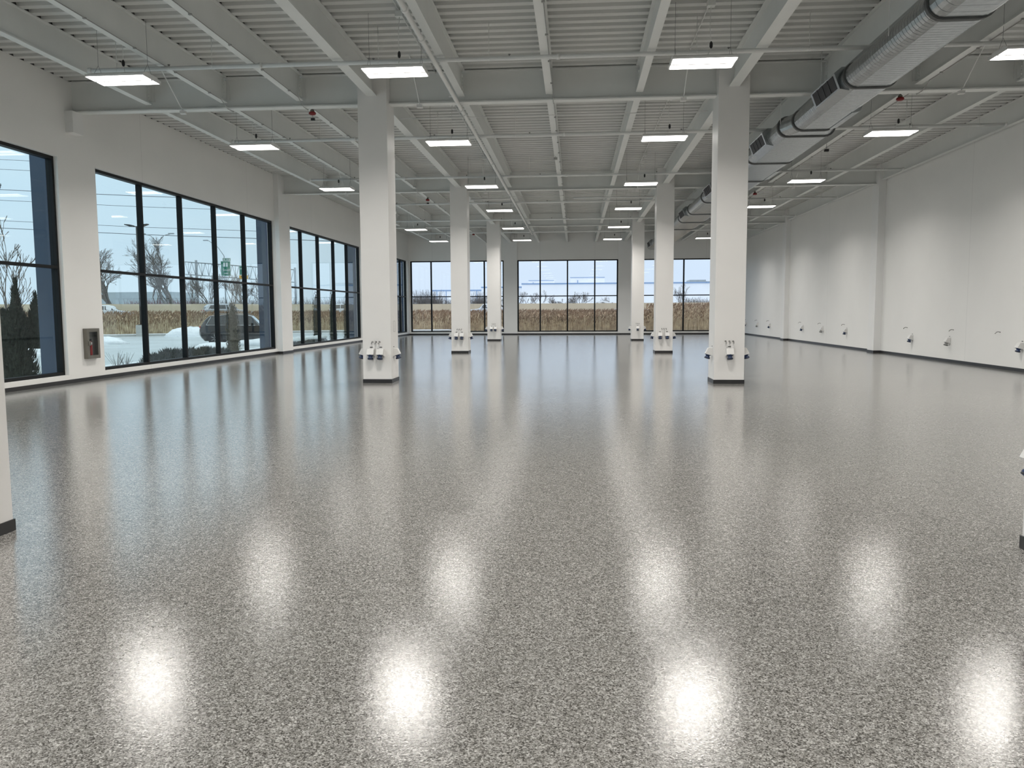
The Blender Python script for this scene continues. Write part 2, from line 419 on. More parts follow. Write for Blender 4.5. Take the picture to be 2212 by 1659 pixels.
# ------------------------------------------------------------------ free standing columns
def column(x, y, w, label, cat='column'):
    root = empty('column', (x+CW/2, y+CD/2, 0)); tag(root, label, cat, 'white boxed columns')
    hw, hd = w/2, CD/2
    part(MB().box(-hw, hw, -hd, hd, 0, GT), 'shaft', 'column_paint', root)
    b = MB(); t = .012
    b.box(-hw-t, hw+t, -hd-t, -hd, 0, BH); b.box(-hw-t, hw+t, hd, hd+t, 0, BH); b.box(-hw-t, -hw, -hd, hd, 0, BH); b.box(hw, hw+t, -hd, hd, 0, BH)
    part(b, 'baseboard', 'black_base', root)
    return root
cl = ['white boxed column cut off at the left edge of the view', 'large white column left of centre, nearest the camera', 'white column in the left line, second from camera with full view', 'farthest white column of the left line']
cr_ = ['white boxed column cut off at the right edge of the view', 'large white column right of centre, in front of the duct', 'white column in the right line, second with full view', 'farthest white column of the right line']
COLS = {}
for k, y in enumerate(YROW):
    COLS['L', k] = column(CXL, y, CW if k < 3 else .753, cl[k]); COLS['R', k] = column(CXR-(.038 if k == 0 else 0), y, CW, cr_[k])
# service panel outlines on the near column's right face
for k in (1, 2):
    mb = MB(); z0, z1 = 1.22, 1.48; x = CXL+CW - COLS['L', k].location.x
    for a, b, c, d in ((-.09, .09, z0, z0+.008), (-.09, .09, z1-.008, z1), (-.09, -.082, z0, z1), (.082, .09, z0, z1)):
        mb.box(x, x+.003, a, b, c, d)
    part(mb, 'access_panel', 'plastic_grey', COLS['L', k])

# ------------------------------------------------------------------ girders and beams
def ibeam_x(x0, x1, z0, z1, fwid=.25, ft=.03, wt=.02):
    mb = MB(); mb.box(x0, x1, -fwid/2, fwid/2, z0, z0+ft); mb.box(x0, x1, -fwid/2, fwid/2, z1-ft, z1-.002); mb.box(x0, x1, -wt/2, wt/2, z0+ft, z1-ft)
    return mb
rown = ['girder row above the camera', 'nearest girder row', 'second girder row', 'farthest girder row']
for k, y in enumerate(YROW):
    yc = y+CD/2
    hw = CW/2 if k < 3 else .3765
    xa = CXL+CW/2; xb = CXR+CW/2-(.038 if k == 0 else 0)
    for (x0, x1, nm) in ((XL, xa-hw, 'left third, wall to column'), (xa+hw, xb-CW/2, 'middle third, between the two columns'), (xb+CW/2, XR, 'right third, column to wall')):
        o = ibeam_x(x0, x1, GZ, GT).build('girder', 'steel_paint', loc=(0, yc, 0))
        tag(o, 'white steel girder, %s, %s' % (rown[k], nm), 'girder', 'roof girders')
BX = [-10.27, -8.40, -6.54, -4.74, -2.67, -.62, 1.45, 3.54, 5.62, 7.62, 9.8, 11.86]
bays = [(YROW[0]+CD/2, YROW[1]+CD/2), (YROW[1]+CD/2, YROW[2]+CD/2), (YROW[2]+CD/2, YROW[3]+CD/2), (YROW[3]+CD/2, YE)]
bayn = ['in the bay nearest the camera', 'in the second bay', 'in the third bay', 'in the last bay before the far wall']
def beam_mesh(L, fwid):
    mb = MB(); ft = .022
    mb.box(-fwid/2, fwid/2, 0, L, BZ, BZ+ft); mb.box(-fwid/2, fwid/2, 0, L, GT-ft, GT-.002); mb.box(-.007, .007, 0, L, BZ+ft, GT-ft)
    return mb
def clip_mesh():
    mb = MB()
    mb.box(.007, .021, -.118, .11, BZ+.1, GT-.08); mb.box(-.021, -.007, -.118, .11, BZ+.1, GT-.08)
    mb.box(-.09, .09, -.118, -.104, BZ+.1, GT-.08)
    for i in range(5):
        z = BZ+.15+i*.085
        for sx in (-1, 1):
            mb.lathe([(0, .014), (.016, .014)], (sx*.021, .07, z), (sx, 0, 0), 6, False)
    return mb
clipA = None
for bi, (y0, y1) in enumerate(bays):
    for xi, x in enumerate(BX):
        cl_ = xi in (3, 7)
        ya, yb = y0+.13, y1-.13
        if cl_:
            ya = y0+CD/2; yb = y1-CD/2 if bi < 3 else YE
        if xi == 11: ya, yb = y0+CD/2, y1-CD/2
        if bi == 3: yb = YE-.002
        fwid = .23 if cl_ else .16
        o = beam_mesh(yb-ya, fwid).build('roof_beam', 'steel_paint', loc=(x, ya, 0))
        tag(o, 'white steel roof beam, %s counted from the left wall, %s' % (ORD[xi], bayn[bi]), 'beam', 'roof beams')
        if not cl_ and xi != 11:
            for end in (0, 1):
                if clipA is None: c = clipA = clip_mesh().build('clip_angle', 'steel_paint')
                else: c = clipA.copy(); COL.objects.link(c)
                c.parent = o
                if end: c.rotation_euler = (0, 0, pi); c.location = (0, yb-ya, 0)
                else: c.location = (0, 0, 0)

for x in BX[:-1]: MB().box(x-.05, x+.05, YB, YE-.01, GT+.014, GT+.113).build('closure_strip', 'plastic_black', CEIL)['label'] = 'black closure in the deck flutes'
MB().box(XL-.01, XL+.015, YB, YE-.01, GT+.014, GT+.113).build('closure_strip', 'plastic_black', CEIL)['label'] = 'black closure in the deck flutes'
MB().box(BX[-1]-.05, BX[-1]+.02, YB, YE-.01, GT+.014, GT+.113).build('closure_strip', 'plastic_black', CEIL)['label'] = 'black closure in the deck flutes'
# ------------------------------------------------------------------ light fixtures
FX = [-8.78, -3.41, 2.31, 8.07]
FY = [1.2, 8.2, 15.32, 21.72, 29.3, 36.2, 43.97, 51.3]
FZ = 6.20
def fixture():
    r = empty('light_fixture', (0, 0, FZ))
    L, Wd = .575, .315
    mb = MB(); mb.prism([(-Wd, .012), (Wd, .012), (Wd, .05), (.2, .10), (-.2, .10), (-Wd, .05)], 0, -L, L)
    mb.box(-L-.012, -L, -Wd-.008, Wd+.008, 0, .06); mb.box(L, L+.012, -Wd-.008, Wd+.008, 0, .06)
    mb.box(-L, L, -.02, .02, -.006, .012)
    part(mb, 'housing', 'housing_white', r)
    for s in (-1, 1):
        a, b = (.02, Wd-.01) if s > 0 else (-Wd+.01, -.02)
        q = MB(); q.prism([(a, .012), (a+.006, .002), (a+(b-a)*.3, -.006), (a+(b-a)*.7, -.006), (b-.006, .002), (b, .012)], 0, -L+.015, L-.015)
        part(q, 'lens', 'lens_lit', r)
    ld = bpy.data.lights.get('fixture_light')
    if ld is None:
        ld = bpy.data.lights.new('fixture_light', 'AREA'); ld.shape = 'RECTANGLE'; ld.size = 2*L-.04; ld.size_y = Wd-.045
        ld.energy = LAMP_WATTS/2; ld.color = (1.0, .962, .91); ld.spread = 2.58
    for s in (-1, 1):
        lo = bpy.data.objects.new('fixture_light', ld); COL.objects.link(lo); lo.parent = r; lo.location = (0, s*(Wd/2+.005), -.014)
        KIDS.setdefault(r.name, []).append(lo)
    wz = GT-FZ
    for sx in (-.5, .5):
        w = MB(); w.tube([(sx, 0, wz), (sx, 0, .30), (sx, -.18, .07)], .003, 5); w.tube([(sx, 0, .30), (sx, .18, .07)], .003, 5)
        part(w, 'hanger_wire', 'wire', r)
    c = MB(); c.tube([(.12, -.12, .97), (.10, -.15, .6), (.12, -.19, .33)], .006, 6); c.tube([(.12, -.19, .21), (.09, -.1, .15), (.06, -.03, .09)], .006, 6)
    part(c, 'cord', 'housing_white', r)
    p = MB(); p.lathe([(0, .012), (.03, .028), (.09, .03), (.12, .016)], (.12, -.19, .335), (0, 0, -1), 8)
    part(p, 'plug', 'plastic_black', r)
    j = MB().box(.05, .19, -.19, -.05, .97, 1.07); part(j, 'junction_box', 'steel_paint', r)
    return r
fx0 = fixture()
rr = ['in the row behind the camera', 'in the row above the camera', 'in the nearest visible row', 'in the second visible row', 'in the third visible row', 'in the fourth visible row', 'in the fifth visible row', 'in the farthest row']
cc = ['leftmost', 'second from left', 'third from left', 'rightmost']
first = True
for yi, y in enumerate(FY):
    for xi, x in enumerate(FX):
        f = fx0 if first else copy_tree(fx0); first = False
        f.location = (x, y, FZ)
        tag(f, 'bright white hanging LED fixture, %s %s' % (cc[xi], rr[yi]), 'light fixture', 'hanging LED fixtures')

# ------------------------------------------------------------------ sprinkler pipes, conduits
PY = [9.1, 16.0, 22.86, 29.6, 36.65, 43.4, 50.2]
pn = ['above the camera', 'nearest the camera', 'second', 'third', 'fourth', 'fifth', 'farthest']
for i, y in enumerate(PY):
    x0, x1 = -9.9, 11.5
    r = empty('sprinkler_pipe', (0, y, 6.62)); tag(r, 'white sprinkler pipe crossing the hall under the beams, %s' % pn[i], 'pipe', 'cross sprinkler pipes')
    part(MB().tube([(x0, 0, 0), (x1, 0, 0)], .044, 12), 'pipe_run', 'pipe_paint', r)
    parts_at(MB().tube([(-.035, 0, 0), (.035, 0, 0)], .056, 12), 'coupling', 'pipe_paint', r, [(x, 0, 0) for x in (-6.3, -.35, 5.6, x0+.03, x1-.03)])
    parts_at(MB().tube([(0, 0, 0), (0, 0, GT-6.62)], .006, 6).tube([(-.012, 0, 0), (.012, 0, 0)], .045, 10), 'hanger_rod', 'pipe_paint', r, [(x, 0, 0) for x in (-9.3, -7.3, -3.9, -1.7, 2.3, 4.4, 6.7, 8.9, 10.8)])
    parts_at(MB().tube([(0, 0, .03), (0, 0, .075)], .014, 6).lathe([(0, .014), (.012, .026), (.02, .026)], (0, 0, .055), (0, 0, 1), 8), 'sprinkler_head', 'chrome', r, [(x, 0, 0) for x in (-8.2, -4.0, -1.3, 2.9, 6.5, 9.0)])
r = empty('sprinkler_main', (-2.73, 0, 6.50)); tag(r, 'long white sprinkler main pipe running down the hall beside the beam left of centre', 'pipe')
part(MB().tube([(0, 2, 0), (0, 50.3, 0)], .045, 12), 'pipe_run', 'pipe_paint', r)
parts_at(MB().tube([(0, -.04, 0), (0, .04, 0)], .06, 12), 'coupling', 'pipe_paint', r, [(0, y, 0) for y in (13.0, 14.4, 19.35, 19.8, 26.3, 33, 39.6, 46.5)])
parts_at(MB().tube([(-.10, 0, -.01), (-.10, 0, GT-6.5)], .006, 6).tube([(-.11, 0, 0), (0, 0, 0)], .012, 6), 'hanger_rod', 'pipe_paint', r, [(0, y, 0) for y in (12.2, 15.1, 18.2, 22.2, 25.5, 31, 37, 44)])
parts_at(MB().tube([(0, 0, .0), (0, 0, .085)], .03, 8), 'riser_tee', 'pipe_paint', r, [(0, y, 0) for y in PY[1:]])
# deck conduits above the fixtures
for xi, x in enumerate(FX):
    r = empty('conduit', (x+.12, 0, GT-.03)); tag(r, 'thin white conduit along the roof deck above the %s line of lights' % cc[xi], 'conduit', 'deck conduits')
    for bi, (y0, y1) in enumerate(bays): part(MB().tube([(0, y0+.02, 0), (0, y1-.02, 0)], .012, 6), 'conduit_run', 'pipe_paint', r)
# conduits clipped on the beams' bottom flanges
for x, nm in ((BX[1]+.09, 'second beam from the left wall'), (BX[2]+.09, 'third beam from the left wall'), (BX[5]+.09, 'beam in the middle of the hall'), (BX[9]+.09, 'beam right of the duct')):
    r = empty('conduit', (x, 0, BZ-.012)); tag(r, 'thin grey conduit clipped along the %s' % nm, 'conduit', 'beam conduits')
    pts = []
    for y0, y1 in bays[:4]:
        pts += [(0, y0+.3, 0), (0, y1-.5, 0), (0, y1-.15, -.13), (0, y1+.15, -.13)] if y1 < YE else [(0, y0+.3, 0), (0, YE-.4, 0)]
    part(MB().tube(pts, .009, 6), 'conduit_run', 'plastic_grey', r)
    parts_at(MB().box(-.035, .02, -.02, .02, -.015, .012), 'clamp', 'plastic_grey', r, [(0, 7.2+1.55*i, 0) for i in range(28) if min(abs(7.2+1.55*i-(q+CD/2)) for q in YROW) > .8])
# two cross conduits from column to column past the girder rows
for y, nm in ((20.2, 'nearest'), (34.1, 'second')):
    o = MB().tube([(CXL+CW, 0, 0), (CXR, 0, 0)], .010, 6).build('conduit', 'pipe_paint', loc=(0, y, 6.52))
    bpy.context.view_layer.update()
    tag(o, 'thin white conduit strung between the columns just past the %s girder row' % nm, 'conduit', 'cross conduits')
# drop arms of the pipe at the second column pair
for s, x0, x1 in (('left', CXL+CW, -2.73), ):
    r = empty('branch_pipe', (0, 33.6, 6.36)); tag(r, 'short white branch pipe from the left column to the main pipe', 'pipe')
    part(MB().tube([(x0, 0, 0), (x1, 0, 0), (x1, 0, .14)], .035, 8), 'pipe_run', 'pipe_paint', r)
    part(MB().tube([(x0+.5, 0, 0), (x0+.5, 0, .12), (x0+.68, 0, .12)], .02, 6), 'valve', 'pipe_paint', r)
r = empty('branch_pipe', (0, 33.6, 6.36)); tag(r, 'white valve pipe beside the right column at the second girder row', 'pipe')
part(MB().tube([(CXR-3.3, 0, 0), (CXR+.01, 0, 0)], .035, 8), 'pipe_run', 'pipe_paint', r)
part(MB().tube([(CXR-.45, 0, .25), (CXR-.45, 0, 0)], .02, 6), 'valve', 'pipe_paint', r)
parts_at(MB().tube([(0, 0, 0), (0, 0, GT-6.36+.005)], .006, 6), 'hanger_rod', 'pipe_paint', r, [(0, 0, 0), (CXR-1.2, 0, 0)])

# occupancy sensors: arm sloping from above down to a box at the girder
for k in (1, 2, 3):
    yg = YROW[k]+CD/2-.35
    for xi, x in enumerate([-9.37, -3.64, 2.43, 8.5]):
        r = empty('occupancy_sensor', (x, yg+.1, 6.47))
        tag(r, 'small white sensor box on a sloping arm, %s at the %s' % (cc[xi], rown[k]), 'sensor', 'conduit arm sensors')
        part(MB().tube([(0, -1.15, .82), (0, -1.05, .78), (0, -.1, .1), (0, 0, .06)], .012, 6), 'arm', 'pipe_paint', r)
        part(MB().box(-.065, .065, -.05, .05, -.03, .04), 'sensor_box', 'plastic_white', r)
# red ringed detectors
for x, y, z, hang, lab in ((-6.48, 19.7, 6.58, 1, 'red ringed gas detector hanging past the nearest girder on the left'), (-6.48, 35.1, 6.58, 1, 'red ringed gas detector hanging in the second bay on the left'),
                     (-6.48, 50.9, 6.58, 0, 'red ringed gas detector in the last bay on the left'), (7.53, 19.75, 6.58, 0, 'red ringed gas detector right of the duct, nearest the camera'), (7.53, 34.9, 6.58, 0, 'red ringed gas detector right of the duct, seen beside the big right column')):
    r = empty('gas_detector', (x, y, z)); tag(r, lab, 'detector', 'red ringed detectors')
    part(MB().lathe([(0, .05), (.04, .055), (.07, .035), (.08, .02), (.096, .02)], (0, 0, .025), (0, 0, 1), 12), 'sensor_body', 'cabinet_steel', r)
    part(MB().lathe([(-.04, .05), (-.02, .085), (.0, .09), (.03, .08), (.035, .05)], (0, 0, 0), (0, 0, 1), 16), 'warning_ring', 'red_dark', r, 'dark red ring')
    if hang:
        part(MB().tube([(.01, 0, -.02), (.012, 0, -.12)], .004, 5), 'hanging_cord', 'plastic_black', r)
        part(MB().box(-.035, .06, -.03, .03, -.17, -.115), 'small_sensor', 'plastic_black', r)
for x, y, z, n, lab in ((-.66, 26.4, 6.63, 'sensor_box', 'small grey sensor box under the middle beam in the second bay'), (7.55, 25.3, 6.50, 'hanging_sensor', 'small black sensor hanging right of the duct')):
    r = empty(n, (x, y, z)); tag(r, lab, 'sensor')
    part(MB().box(-.06, .06, -.05, .05, -.04, .03), 'case', 'plastic_grey' if n == 'sensor_box' else 'plastic_black', r)
    part(MB().tube([(0, 0, .03), (0, 0, .08 if n == 'sensor_box' else .199)], .006, 5), 'stem', 'wire', r)

# ------------------------------------------------------------------ galvanised flat-oval duct
def oval(cx, y, cz, w, h, n=10):
    r = h/2; pts = []
    for i in range(n+1):
        a = -pi/2 + pi*i/n; pts.append((cx+(w/2-r)+r*cos(a), y, cz+r*sin(a)))
    for i in range(n+1):
        a = pi/2 + pi*i/n; pts.append((cx-(w/2-r)+r*cos(a), y, cz+r*sin(a)))
    return pts
DZ = 6.235; DH = .47
duct = empty('air_duct', (5.7, 0, 0)); tag(duct, 'long galvanised flat oval spiral duct running down the right side', 'duct')
secs = [(-8.5, 12.78, 1.0), (12.78, 16.45, 1.0), (16.45, 20.15, 1.0), (20.82, 24.5, 1.38), (24.5, 27.8, 1.38), (27.8, 33.0, 1.38), (33.0, 36.9, 1.38), (36.9, 40.2, 1.38), (40.2, 43.6, 1.38), (43.6, 57.4, 1.38)]
for y0, y1, w in secs:
    rings = []; y = y0; step = .115 if y0 > 5 else .25
    while y < y1-.01:
        e = min(y+step, y1)
        rings += [oval(0, y, DZ, w, DH), oval(0, y+.004, DZ, w-.03, DH-.03), oval(0, y+.013, DZ, w-.03, DH-.03), oval(0, y+.018, DZ, w, DH)]
        y = e
    rings.append(oval(0, y1, DZ, w, DH))
    q = MB().loft(rings, smooth=False); nr = len(rings[0])
    q.mi = [1 if (k//nr) % 4 == 1 and k < nr*(len(rings)-1) else 0 for k in range(len(q.f))]
    part(q, 'duct_section', ['galvanised', 'galvanised_seam_shade'], duct)
part(MB().loft([oval(0, 20.15+i*.67/4, DZ, 1.0+.38*i/4, DH) for i in range(5)], smooth=False), 'reducer', 'galvanised', duct)
for y, w in ((12.78, 1.0), (16.45, 1.0), (20.15, 1.0), (20.82, 1.38), (24.5, 1.38), (27.8, 1.38), (33.0, 1.38), (36.9, 1.38), (40.2, 1.38), (43.6, 1.38)):
    part(MB().loft([oval(0, y-.045, DZ, w+.01, DH+.01), oval(0, y-.04, DZ, w+.05, DH+.05), oval(0, y+.04, DZ, w+.05, DH+.05), oval(0, y+.045, DZ, w+.01, DH+.01)]), 'collar', 'gasket_dark', duct)
def boot(side, y0, L, w):
    s = side; e = w/2
    P = [(s*(e-.14), DZ+.215), (s*(e+.0), DZ+.215), (s*(e+.14), DZ+.10), (s*(e+.02), DZ-.20), (s*(e-.16), DZ-.237)]
    b = part(MB().prism(P, 1, y0, y0+L), 'diffuser', 'galvanised', duct)
    # near end plate and grille on the sloping face
    a = Vector((s*(e+.135), 0, DZ+.09)); c = Vector((s*(e+.025), 0, DZ-.19)); nrm = Vector((s, 0, -.35)).normalized()*.006
    g = MB()
    q = [a+(c-a)*.06+nrm, a+(c-a)*.94+nrm]
    g.loft([[(q[0].x, y0+.12, q[0].z), (q[0].x, y0+L-.12, q[0].z), (q[1].x, y0+L-.12, q[1].z), (q[1].x, y0+.12, q[1].z)],
            [(q[0].x-s*.02, y0+.12, q[0].z), (q[0].x-s*.02, y0+L-.12, q[0].z), (q[1].x-s*.02, y0+L-.12, q[1].z), (q[1].x-s*.02, y0+.12, q[1].z)]])
    go = g.build('grille', 'grille_black', b); KIDS.setdefault(b.name, []).append(go)
    v = MB(); n = 4
    for i in range(1, n):
        yy = y0+.12+(L-.24)*i/n
        v.loft([[(q[0].x, yy-.01, q[0].z), (q[0].x, yy+.01, q[0].z), (q[1].x, yy+.01, q[1].z), (q[1].x, yy-.01, q[1].z)],
                [(q[0].x+s*.01, yy-.01, q[0].z), (q[0].x+s*.01, yy+.01, q[0].z), (q[1].x+s*.01, yy+.01, q[1].z), (q[1].x+s*.01, yy-.01, q[1].z)]])
    v.build('vane', 'plastic_black', b)
for s, y0, w in ((-1, 16.62, 1.0), (1, 18.5, 1.0), (-1, 21.9, 1.38), (1, 26.0, 1.38), (-1, 30.2, 1.38), (1, 34.2, 1.38), (-1, 37.6, 1.38), (-1, 54.4, 1.38)):
    boot(s, y0, 1.6, w)
parts_at(MB().tube([(0, 0, DZ), (0, 0, GT)], .007, 6), 'hanger_rod', 'pipe_paint', duct, [(sx*((1.0 if y < 20.2 else 1.38)/2+.012), y, 0) for y in (10.2, 14.2, 17.9, 20.5, 26.2, 30.2, 35.2, 41.7, 48) for sx in (-1, 1)])

# ------------------------------------------------------------------ wall and column mounted sockets
def outlet(kind):
    r = empty('socket_box', (0, 0, 0))
    h = MB(); w = .083
    poly = [(0, .075), (-.095, .075), (-.16, -.05), (-.155, -.062), (0, -.105)]
    h.prism(poly, 0, -w, w); h.box(-w-.008, w+.008, -.008, 0, -.115, .095)
    part(h, 'housing', 'plastic_white', r)
    d = Vector((0, -.27, -1)).normalized()
    s = MB(); s.lathe([(0, .072), (.022, .072), (.03, .05), (.06, .047), (.078, .066), (.105, .068), (.115, .05)], (0, -.088, -.068), d, 14)
    part(s, 'socket_cover', {'blue': 'plastic_blue', 'grey': 'plastic_grey'}[kind], r)
    c = MB(); c.lathe([(0, .069), (.012, .07), (.02, .05)], Vector((0, -.088, -.068))+d*.092, d, 14)
    part(c, 'lid', 'plastic_black', r)
    p = MB().box(-.033, .033, -.006, 0, .105, .124); part(p, 'nameplate', 'plastic_black', r)
    return r
def hook():
    r = empty('cable_hook', (0, 0, 0))
    part(MB().lathe([(0, .016), (.006, .016), (.01, .009)], (0, 0, 0), (0, -1, 0), 10), 'wall_plate', 'chrome', r)
    part(MB().tube([(0, -.005, 0), (0, -.05, .012), (0, -.09, .006), (0, -.125, -.018), (0, -.145, -.045)], [.010, .012, .013, .013, .011], 8), 'arm', 'chrome', r)
    return r
OB, OG, HK = outlet('blue'), outlet('grey'), hook()
used = {}
def put(proto, x, y, z, rz, label, cat, group):
    o = proto if proto.name not in used else copy_tree(proto); used[proto.name] = 1
    o.location = (x, y, z); o.rotation_euler = (0, 0, rz); tag(o, label, cat, group); return o
cn = {('L', 1): 'the large near left column', ('R', 1): 'the large near right column', ('L', 2): 'the second left column', ('R', 2): 'the second right column', ('L', 3): 'the farthest left column', ('R', 3): 'the farthest right column', ('R', 0): 'the column cut off at the right edge', ('L', 0): 'the column cut off at the left edge'}
nfront = {('L', 1): 2, ('R', 1): 1, ('L', 2): 2, ('R', 2): 2, ('L', 3): 2, ('R', 3): 1, ('R', 0): 1, ('L', 0): 1}
for key, root in COLS.items():
    cx, cy = root.location.x, root.location.y; hw = CW/2 if key != ('L', 3) else .3765; hd = CD/2; zz = .745
    nm = cn[key]
    if nfront[key] == 2:
        off = .115 if key[0] == 'L' else .14
        put(OB, cx-off-.02, cy-hd, zz, 0, 'left socket box of the pair on the front of %s' % nm, 'socket box', 'socket boxes')
        put(OB, cx+off-.02, cy-hd, zz, 0, 'right socket box of the pair on the front of %s' % nm, 'socket box', 'socket boxes')
    else:
        put(OB, cx, cy-hd, zz, 0, 'single white socket box on the front of %s' % nm, 'socket box', 'socket boxes')
    if key != ('L', 0):
        put(OB, cx-hw, cy+(.10 if key[1] == 0 else -.1), zz, -pi/2, 'white socket box on the left side of %s' % nm, 'socket box', 'socket boxes')
    if key[1] > 0:
        put(OB, cx+hw, cy-.1, zz, pi/2, 'white socket box on the right side of %s' % nm, 'socket box', 'socket boxes')
    for i in range(3):
        put(HK, cx+(i-1)*.085-.01, cy-hd, .985, 0, '%s chrome cable hook on the front of %s' % (['left', 'middle', 'right'][i], nm), 'hook', 'cable hooks')
wy = [(22.45, 23.6, 'b'), (26.65, 26.4, 'g'), (29.5, 29.95, 'b'), (36.42, 36.75, 'b'), (39.85, 40.25, 'g'), (43.25, 43.7, 'b'), (50.4, 50.8, 'b'), (53.7, 54.05, 'g'), (57.3, 57.6, 'b')]
for i, (yo, yh, k) in enumerate(wy):
    put(OB if k == 'b' else OG, XR, yo, .71 if i < 3 else .78, -pi/2, 'white socket box with %s cover on the right wall, %s from the camera' % ('blue' if k == 'b' else 'grey', ORD[i]), 'socket box', 'right wall socket boxes')
    put(HK, XR, yh, 1.04, -pi/2, 'dark chrome cable hook on the right wall, %s from the camera' % ORD[i], 'hook', 'right wall hooks')

# ------------------------------------------------------------------ fire extinguisher cabinet
cab = empty('extinguisher_cabinet', (XL, 19.32, .56)); tag(cab, 'bronze metal extinguisher cabinet on the left wall between two windows', 'cabinet')
mb = MB(); d, hw, H = .11, .26, .76; t = .012
mb.box(0, .012, -hw, hw, 0, H); mb.box(.012, d-.02, -hw, -hw+t, 0, H); mb.box(.012, d-.02, hw-t, hw, 0, H); mb.box(.012, d-.02, -hw+t, hw-t, 0, t); mb.box(.012, d-.02, -hw+t, hw-t, H-t, H)
part(mb, 'body', 'cabinet_steel', cab)
mb = MB(); a = .085
mb.box(d-.02, d, -hw, -hw+a, 0, H); mb.box(d-.02, d, hw-a, hw, 0, H); mb.box(d-.02, d, -hw+a, hw-a, 0, a); mb.box(d-.02, d, -hw+a, hw-a, H-a, H)
door = part(mb, 'door', 'cabinet_steel', cab)
MB().box(d-.012, d-.008, -hw+a, hw-a, a, H-a).build('pane', 'glass_clear', door)
MB().box(d, d+.012, -hw+.03, -hw+.13, .33, .44).build('latch', 'cabinet_steel', door)
ext = empty('fire_extinguisher', (XL+.055, 19.26, .58)); tag(ext, 'red fire extinguisher standing inside the wall cabinet', 'extinguisher')
part(MB().lathe([(0, .035), (.01, .04), (.36, .04), (.40, .03), (.43, .012)], (0, 0, 0), (0, 0, 1), 14), 'cylinder', 'red_paint', ext)
part(MB().box(-.02, .02, -.05, .03, .45, .48).box(-.01, .01, -.02, .02, .42, .46), 'valve', 'plastic_black', ext)
part(MB().tube([(0, .03, .45), (0, .055, .4), (0, .06, .2)], .008, 6), 'hose', 'plastic_black', ext)
part(MB().lathe([(.33, .0405), (.39, .0405)], (0, 0, 0), (0, 0, 1), 14), 'label_band', 'label_white', ext)

# ------------------------------------------------------------------ blue exterior piers beyond the left windows
for y, y2, lab in ((4.7, 6.4, 'blue clad exterior pier outside the left wall, hidden by the left edge column'), (18.62, 19.8, 'tall blue clad pier outside the left edge window'), (32.32, 33.3, 'tall blue clad pier outside the five light window'), (45.55, 46.8, 'blue clad pier outside the third left window'), (58.2, 59.6, 'blue clad pier at the far left corner of the building')):
    r = empty('exterior_pier', (XL-.305, y, 0)); tag(r, lab, 'pier', 'blue exterior piers')
    part(MB().box(-.53, -.14, 0, y2-y, -.3, 6.9), 'cladding', 'clad_greyblue', r)
    part(MB().box(-.14, 0, .0, y2-y, -.3, 6.9), 'return_strip', 'clad_blue', r, 'dark blue return strip')

# ------------------------------------------------------------------ outdoors
C0 = Vector((0, 0, CAM_H))
def at(u, v, Y):
    """the point of the depth plane Y that was surveyed at pixel (u, v)"""
    d = fw + r2*((u-W_PX/2)/F_PX) - u2*((v-H_PX/2)/F_PX); return C0 + d*(Y/d.y)
GL = -.15
struct(MB().box(-190, XL-.3, -60, 140, GL-.2, GL).build('ground_lot', 'asphalt_wet'), 'wet pale parking lot outside the left windows', 'ground')
struct(MB().box(XL-.3, 150, YE+.3, 140, GL-.2, GL).build('ground_field', 'soil'), 'brown ground beyond the far end wall', 'ground')
struct(MB().box(-260, 200, 140, 330, GL-.2, GL).build('ground_beyond', 'snow'), 'ground beyond the highway, given white snow to bounce light', 'ground')  # snow cover added to bounce sky light onto the warehouse front
struct(MB().box(-16.2, XL-.3, -20, 62, GL, GL+.07).build('planting_bed', 'snow'), 'snow covered planting bed along the left wall outside', 'ground')
FRONT = [(-150, 36), (-60, 52), (-37, 62.5), (-25, 74), (-12, 77), (60, 77)]
def off(poly, d): return [(x, y+d) for x, y in poly]
def ribbon(poly, d0, d1, z0, z1, name, m):
    mb = MB(); A = off(poly, d0); B = off(poly, d1)
    mb.loft([[(a[0], a[1], z0), (b[0], b[1], z0), (b[0], b[1], z1), (a[0], a[1], z1)] for a, b in zip(A, B)])
    return mb.build(name, m)
tag(ribbon(FRONT[:5], -1.6, -.5, GL, .02, 'snow_ridge', 'snow'), 'low ridge of ploughed snow along the far edge of the lot', 'snow')
tag(ribbon(FRONT[:5], -2.1, -1.6, GL, -.02, 'kerb', 'concrete'), 'pale concrete kerb in front of the reeds', 'kerb')
tag(ribbon(FRONT, 16.4, 17.0, GL, 2.62, 'highway_barrier', 'barrier_conc'), 'long beige concrete barrier behind the reeds', 'barrier')
struct(ribbon(FRONT, 10.0, 16.4, GL, 1.0, 'road_near_lanes', 'road_grey'), 'raised highway lanes between reeds and barrier', 'road')
struct(ribbon(FRONT, 17.0, 30, GL, 1.0, 'road_far_lanes', 'road_grey'), 'raised highway lanes behind the barrier', 'road')
def front_y(x):
    for a, b in zip(FRONT[:-1], FRONT[1:]):
        if a[0] <= x <= b[0]: return a[1]+(b[1]-a[1])*(x-a[0])/(b[0]-a[0])
    return FRONT[-1][1]
